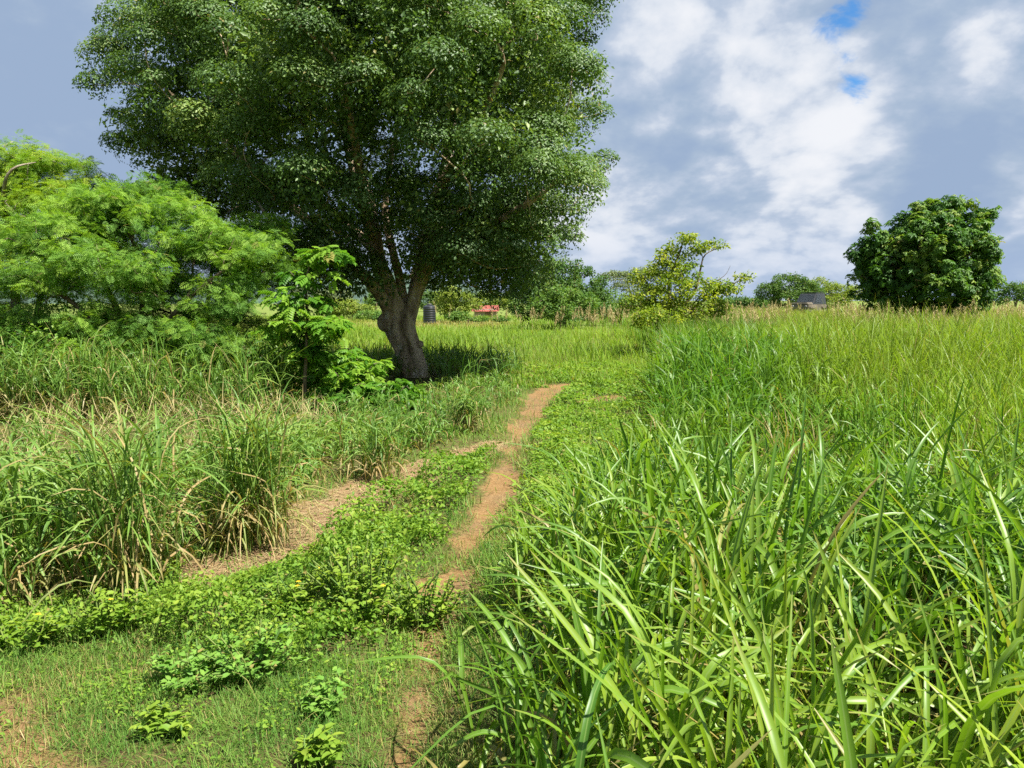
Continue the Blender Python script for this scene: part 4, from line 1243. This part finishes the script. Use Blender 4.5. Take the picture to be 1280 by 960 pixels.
M_TANK = plain("black_tank_plastic", (.018, .02, .023), .38, var=.2, spec=.5)
M_LID = plain("grey_tank_lid", (.05, .053, .05), .5)  # lid and outlet, greyer than the tank body
tp = at(537, 404, 56)
tank = empty("water_tank", (tp[0], tp[1], 0))
prof = [(.44, 0)]
for k in range(7):
    z = .06 + k * .165
    prof += [(.465, z), (.465, z + .10), (.445, z + .125), (.445, z + .145)]
prof += [(.46, 1.22), (.43, 1.25), (.30, 1.34), (.17, 1.385)]
mesh_obj("tank_body", lathe(prof), M_TANK, tank, True)
mesh_obj("lid", lathe([(.19, 1.38), (.19, 1.44), (.15, 1.47), (.05, 1.48)]), M_LID, tank, True)
bm = bmesh.new(); box(bm, (0, -.45, .12), (.07, .14, .07), .01)
mesh_obj("outlet", bm, M_LID, tank)
tag(tank, "black ribbed plastic water tank standing in the field behind the big trunk", "water tank")

M_ROOF = plain("red_metal_roof", (.40, .12, .09), .6, var=.3, scale=2)
M_WALL = plain("weathered_shed_wall", (.30, .25, .2), .85)
sp = at(607, 395, 74)
shed = empty("garden_shed", (sp[0], sp[1], 0))
bm = bmesh.new(); box(bm, (0, 0, .45), (2.1, 1.7, .9), .01)
mesh_obj("wall", bm, M_WALL, shed)
bm = bmesh.new()
n = 27
rows = []
for yy, zz in ((-1.15, .66), (0, 1.22), (1.1, .72)):
    rows.append([bm.verts.new((-1.3 + 2.6 * k / (n - 1), yy, zz + (.025 if k % 2 else 0))) for k in range(n)])
for A, B in zip(rows[:-1], rows[1:]):
    for k in range(n - 1): bm.faces.new((A[k], A[k + 1], B[k + 1], B[k]))
bmesh.ops.solidify(bm, geom=bm.faces[:], thickness=.02)
mesh_obj("roof", bm, M_ROOF, shed)
bm = bmesh.new(); box(bm, (.3, -.865, .38), (.6, .03, .7), .005)
mesh_obj("door", bm, plain("shed_door_wood", (.16, .11, .07), .8), shed)
tag(shed, "low garden shed with a red sheet metal roof behind bushes", "shed")

# off road vehicle half hidden in the grass
vp = at(1011, 380, 70)
veh = empty("parked_vehicle", (vp[0], vp[1], 0))
veh.rotation_euler = (0, 0, R(-134))
veh.scale = (1.08, 1.08, 1.08)
M_BODY = plain("dusty_olive_paint", (.13, .11, .08), .55, var=.4, scale=3)
M_CAB = plain("dark_paint", (.03, .032, .035), .4)
M_TYRE = plain("tyre_rubber", (.02, .02, .02), .85)
M_RIM = plain("steel_rim", (.3, .3, .3), .4, .6)
M_GLASS, nt = new_mat("car_window_glass")
p = nd(nt, "ShaderNodeBsdfPrincipled", {"Base Color": (.05, .06, .065, 1), "Roughness": .08, "Specular IOR Level": .8})
nd(nt, "ShaderNodeOutputMaterial", {0: p.outputs[0]})
bm = bmesh.new()
box(bm, (0, 0, .95), (3.7, 1.62, .62), .06); box(bm, (1.25, 0, 1.33), (1.25, 1.45, .20), .06, (.1, .1))
for sx in (1.25, -1.15):
    for sy in (.78, -.78): box(bm, (sx, sy, 1.0), (1.0, .26, .16), .04)
box(bm, (1.92, 0, .7), (.16, 1.66, .2), .04); box(bm, (-1.92, 0, .7), (.16, 1.66, .2), .04)
mesh_obj("body", bm, M_BODY, veh)
bm = bmesh.new()
prof = [(.95, 1.24), (.18, 2.16), (-1.62, 2.18), (-1.78, 1.24)]
L_ = [bm.verts.new((x_, -.76 + .09 * (z_ > 2), z_)) for x_, z_ in prof]
R_ = [bm.verts.new((x_, .76 - .09 * (z_ > 2), z_)) for x_, z_ in prof]
bm.faces.new(L_); bm.faces.new(R_[::-1])
for k in range(4): bm.faces.new((L_[k], R_[k], R_[(k + 1) % 4], L_[(k + 1) % 4]))
bmesh.ops.recalc_face_normals(bm, faces=bm.faces[:])
bmesh.ops.bevel(bm, geom=bm.edges[:], offset=.04, segments=2, affect="EDGES")
mesh_obj("cab", bm, M_CAB, veh)
bm = bmesh.new(); box(bm, (-.7, 0, 2.22), (1.7, 1.3, .06), .025)
mesh_obj("roof", bm, M_CAB, veh)
for nm, V_ in (("windscreen", [(.905, -.66, 1.33), (.905, .66, 1.33), (.29, .60, 2.065), (.29, -.60, 2.065)]),
               ("side_window", [(.62, -.772, 1.40), (-.75, -.772, 1.40), (-.70, -.705, 2.05), (.13, -.705, 2.05)]), ("side_window", [(.62, .772, 1.40), (-.75, .772, 1.40), (-.70, .705, 2.05), (.13, .705, 2.05)]),
               ("rear_window", [(-1.785, -.55, 1.45), (-1.785, .55, 1.45), (-1.675, .5, 2.05), (-1.675, -.5, 2.05)])):
    bm = bmesh.new(); bm.faces.new([bm.verts.new(v) for v in V_])
    bmesh.ops.solidify(bm, geom=bm.faces[:], thickness=.02)
    mesh_obj(nm, bm, M_GLASS, veh)


def wheel(loc, rot):
    bm = lathe([(.22, -.11), (.36, -.12), (.40, -.08), (.41, 0), (.40, .08), (.36, .12), (.22, .11)], 28)
    w = mesh_obj("wheel", bm, M_TYRE, veh, True)
    w.location = loc; w.rotation_euler = rot
    rm = mesh_obj("rim", lathe([(.21, -.125), (.2, -.13), (.08, -.10), (.06, .10), (.2, .13), (.21, .125)], 20), M_RIM, w, True)


for sx in (1.25, -1.15):
    for sy in (.76, -.76): wheel((sx, sy, .41), (R(90), 0, 0))
wheel((-2.08, .1, 1.3), (0, R(90), 0))
for sy in (-.55, .55):
    hl = mesh_obj("headlight", lathe([(.10, 0), (.11, .03), (.07, .06)], 16), plain("headlight_glass", (.16, .16, .16), .2), veh, True)
    hl.location = (1.86, sy, 1.08); hl.rotation_euler = (0, R(90), 0)
tag(veh, "dusty off road vehicle with dark cab half hidden in the tall grass", "vehicle")

# ------------------------------------------------------------------ light and sky
sdir = Vector((.45, -.30, .84)).normalized()
sl = bpy.data.lights.new("sun", "SUN")
sl.energy = 4.8; sl.angle = R(.55); sl.color = (1, .955, .87)
so = bpy.data.objects.new("sun", sl)
COL.objects.link(so)
so.rotation_euler = (-sdir).to_track_quat("-Z", "Y").to_euler()
so.location = (10, -5, 30)

w = bpy.data.worlds.new("World")
scene.world = w
w.use_nodes = True
nt = w.node_tree
nt.nodes.clear()
sky = nd(nt, "ShaderNodeTexSky", sky_type="NISHITA", sun_disc=False, sun_elevation=math.asin(sdir.z), sun_rotation=math.atan2(sdir.x, sdir.y), altitude=100.0, air_density=1.0, dust_density=.6, ozone_density=1.5)
D = nd(nt, "ShaderNodeVectorMath", {0: nd(nt, "ShaderNodeTexCoord").outputs["Generated"]}, operation="NORMALIZE").outputs[0]
sx = nd(nt, "ShaderNodeSeparateXYZ", {0: D})
den = mth(nt, "ADD", mth(nt, "ABSOLUTE", sx.outputs[2]), .55)
U = nd(nt, "ShaderNodeVectorMath", {0: D, 1: nd(nt, "ShaderNodeCombineXYZ", {0: den, 1: den, 2: den}).outputs[0]}, operation="DIVIDE").outputs[0]
off = nd(nt, "ShaderNodeVectorMath", {0: U, 1: (3.1, 1.7, .4)}, operation="ADD").outputs[0]
nb = nd(nt, "ShaderNodeTexNoise", {"Vector": off, "Scale": 2.1, "Detail": 9.0, "Roughness": .54, "Distortion": .25}).outputs[0]
ns = nd(nt, "ShaderNodeTexNoise", {"Vector": off, "Scale": 6.5, "Detail": 8.0, "Roughness": .58, "Distortion": .3}).outputs[0]


def dirpx(px, py): return Vector(ray(px, py)).normalized()


def blob(px, py, deg):
    d = dirpx(px, py)
    dt = nd(nt, "ShaderNodeVectorMath", {0: D, 1: tuple(d)}, operation="DOT_PRODUCT").outputs["Value"]
    s = 1 - math.cos(R(deg))
    return mth(nt, "EXPONENT", mth(nt, "DIVIDE", mth(nt, "SUBTRACT", dt, 1.0), s))


EXPO = 1.52
SK = 10.0 / 2 ** EXPO           # turns a colour as displayed into a sky value at strength 0.1


def cloud_noise(v):
    a = nd(nt, "ShaderNodeTexNoise", {"Vector": v, "Scale": 2.4, "Detail": 10.0, "Roughness": .55, "Distortion": .15}).outputs[0]
    wv = nd(nt, "ShaderNodeTexNoise", {"Vector": v, "Scale": 5.0, "Detail": 6.0, "Roughness": .55})
    wp = nd(nt, "ShaderNodeVectorMath", {0: wv.outputs["Color"], 3: .22}, operation="SCALE").outputs[0]
    wp = nd(nt, "ShaderNodeVectorMath", {0: v, 1: wp}, operation="ADD").outputs[0]
    vo_ = nd(nt, "ShaderNodeTexVoronoi", {"Vector": wp, "Scale": 5.5, "Detail": 2.0, "Roughness": .5, }, feature="F1", normalize=True).outputs["Distance"]
    b_ = mth(nt, "SUBTRACT", .80, vo_)
    return mth(nt, "ADD", mth(nt, "MULTIPLY", a, .72), mth(nt, "MULTIPLY", b_, .28))


puff = cloud_noise(off)
puff2 = cloud_noise(nd(nt, "ShaderNodeVectorMath", {0: off, 1: (.035, 0, .05)}, operation="ADD").outputs[0])
relief = mth(nt, "MULTIPLY", mth(nt, "SUBTRACT", puff, puff2), 1.1)
lift = None
for px, py, deg, wt in [(985, 175, 4.5, .13), (1075, 165, 3.5, .16), (1225, 75, 2.8, .20), (1275, 205, 2.6, .18), (755, 285, 4, .20), (965, 300, 3, .17), (1045, 270, 3, .10), (775, 80, 4, -.02), (1120, 250, 2.5, .12), (1060, 305, 2.5, .14), (730, 190, 2, .06),
                        (830, 190, 4.0, -.10), (1190, 240, 4.5, -.12), (50, 110, 9, -.05), (1140, 80, 3.5, -.07), (900, 40, 5, -.09), (890, 260, 2.5, -.05), (1020, 345, 2, .05)]:
    v = mth(nt, "MULTIPLY", blob(px, py, deg), wt)
    lift = v if lift is None else mth(nt, "ADD", lift, v)
pf = mth(nt, "ADD", mth(nt, "ADD", puff, lift), relief)
white = mrange(nt, pf, .40, .80)
cc = ramp(nt, white, [(0, (.335, .445, .63)), (.28, (.41, .515, .67)), (.50, (.52, .605, .745)), (.72, (.72, .775, .865)), (1, (.89, .91, .955))])
cc = nd(nt, "ShaderNodeVectorMath", {0: cc, 3: SK}, operation="SCALE").outputs[0]
hole = near_ = None
for px, py, deg, wt in [(1070, 108, 1.6, .68), (1042, 25, 2.3, .68), (1062, 68, 1.5, .45)]:
    v = mth(nt, "MULTIPLY", blob(px, py, deg), wt)
    hole = v if hole is None else mth(nt, "MAXIMUM", hole, v)
fine = nd(nt, "ShaderNodeTexNoise", {"Vector": off, "Scale": 11.0, "Detail": 8.0, "Roughness": .6, "Distortion": .5}).outputs[0]
hh_ = mth(nt, "ADD", hole, mth(nt, "MULTIPLY", mth(nt, "SUBTRACT", fine, .5), 1.6))
hole = mth(nt, "MULTIPLY", mrange(nt, hh_, .38, .72), mrange(nt, hole, .03, .2))
low = mrange(nt, sx.outputs[2], .12, .0, 0, .5)
skyc = mixc(nt, 1.0, sky.outputs[0], (.24, .45, .62), "MULTIPLY")
col = mixc(nt, low, cc, tuple(v * SK for v in (.44, .56, .78)))
col = mixc(nt, hole, col, skyc)
bgn = nd(nt, "ShaderNodeBackground", {0: col, 1: .1})
nd(nt, "ShaderNodeOutputWorld", {0: bgn.outputs[0]})

# ------------------------------------------------------------------ render settings
vs = scene.view_settings
scene.display_settings.display_device = "sRGB"
vs.view_transform = "Standard"; vs.look = "None"; vs.exposure = EXPO; vs.gamma = 1.0
vs.use_curve_mapping = False
scene.render.engine = "CYCLES"
cy = scene.cycles
cy.max_bounces = 7; cy.diffuse_bounces = 4; cy.glossy_bounces = 2; cy.transmission_bounces = 4; cy.transparent_max_bounces = 4
cy.caustics_reflective = False; cy.caustics_refractive = False
cy.use_adaptive_sampling = True; cy.adaptive_threshold = .02
cy.use_denoising = False
cy.sample_clamp_indirect = 6
scene.render.film_transparent = False
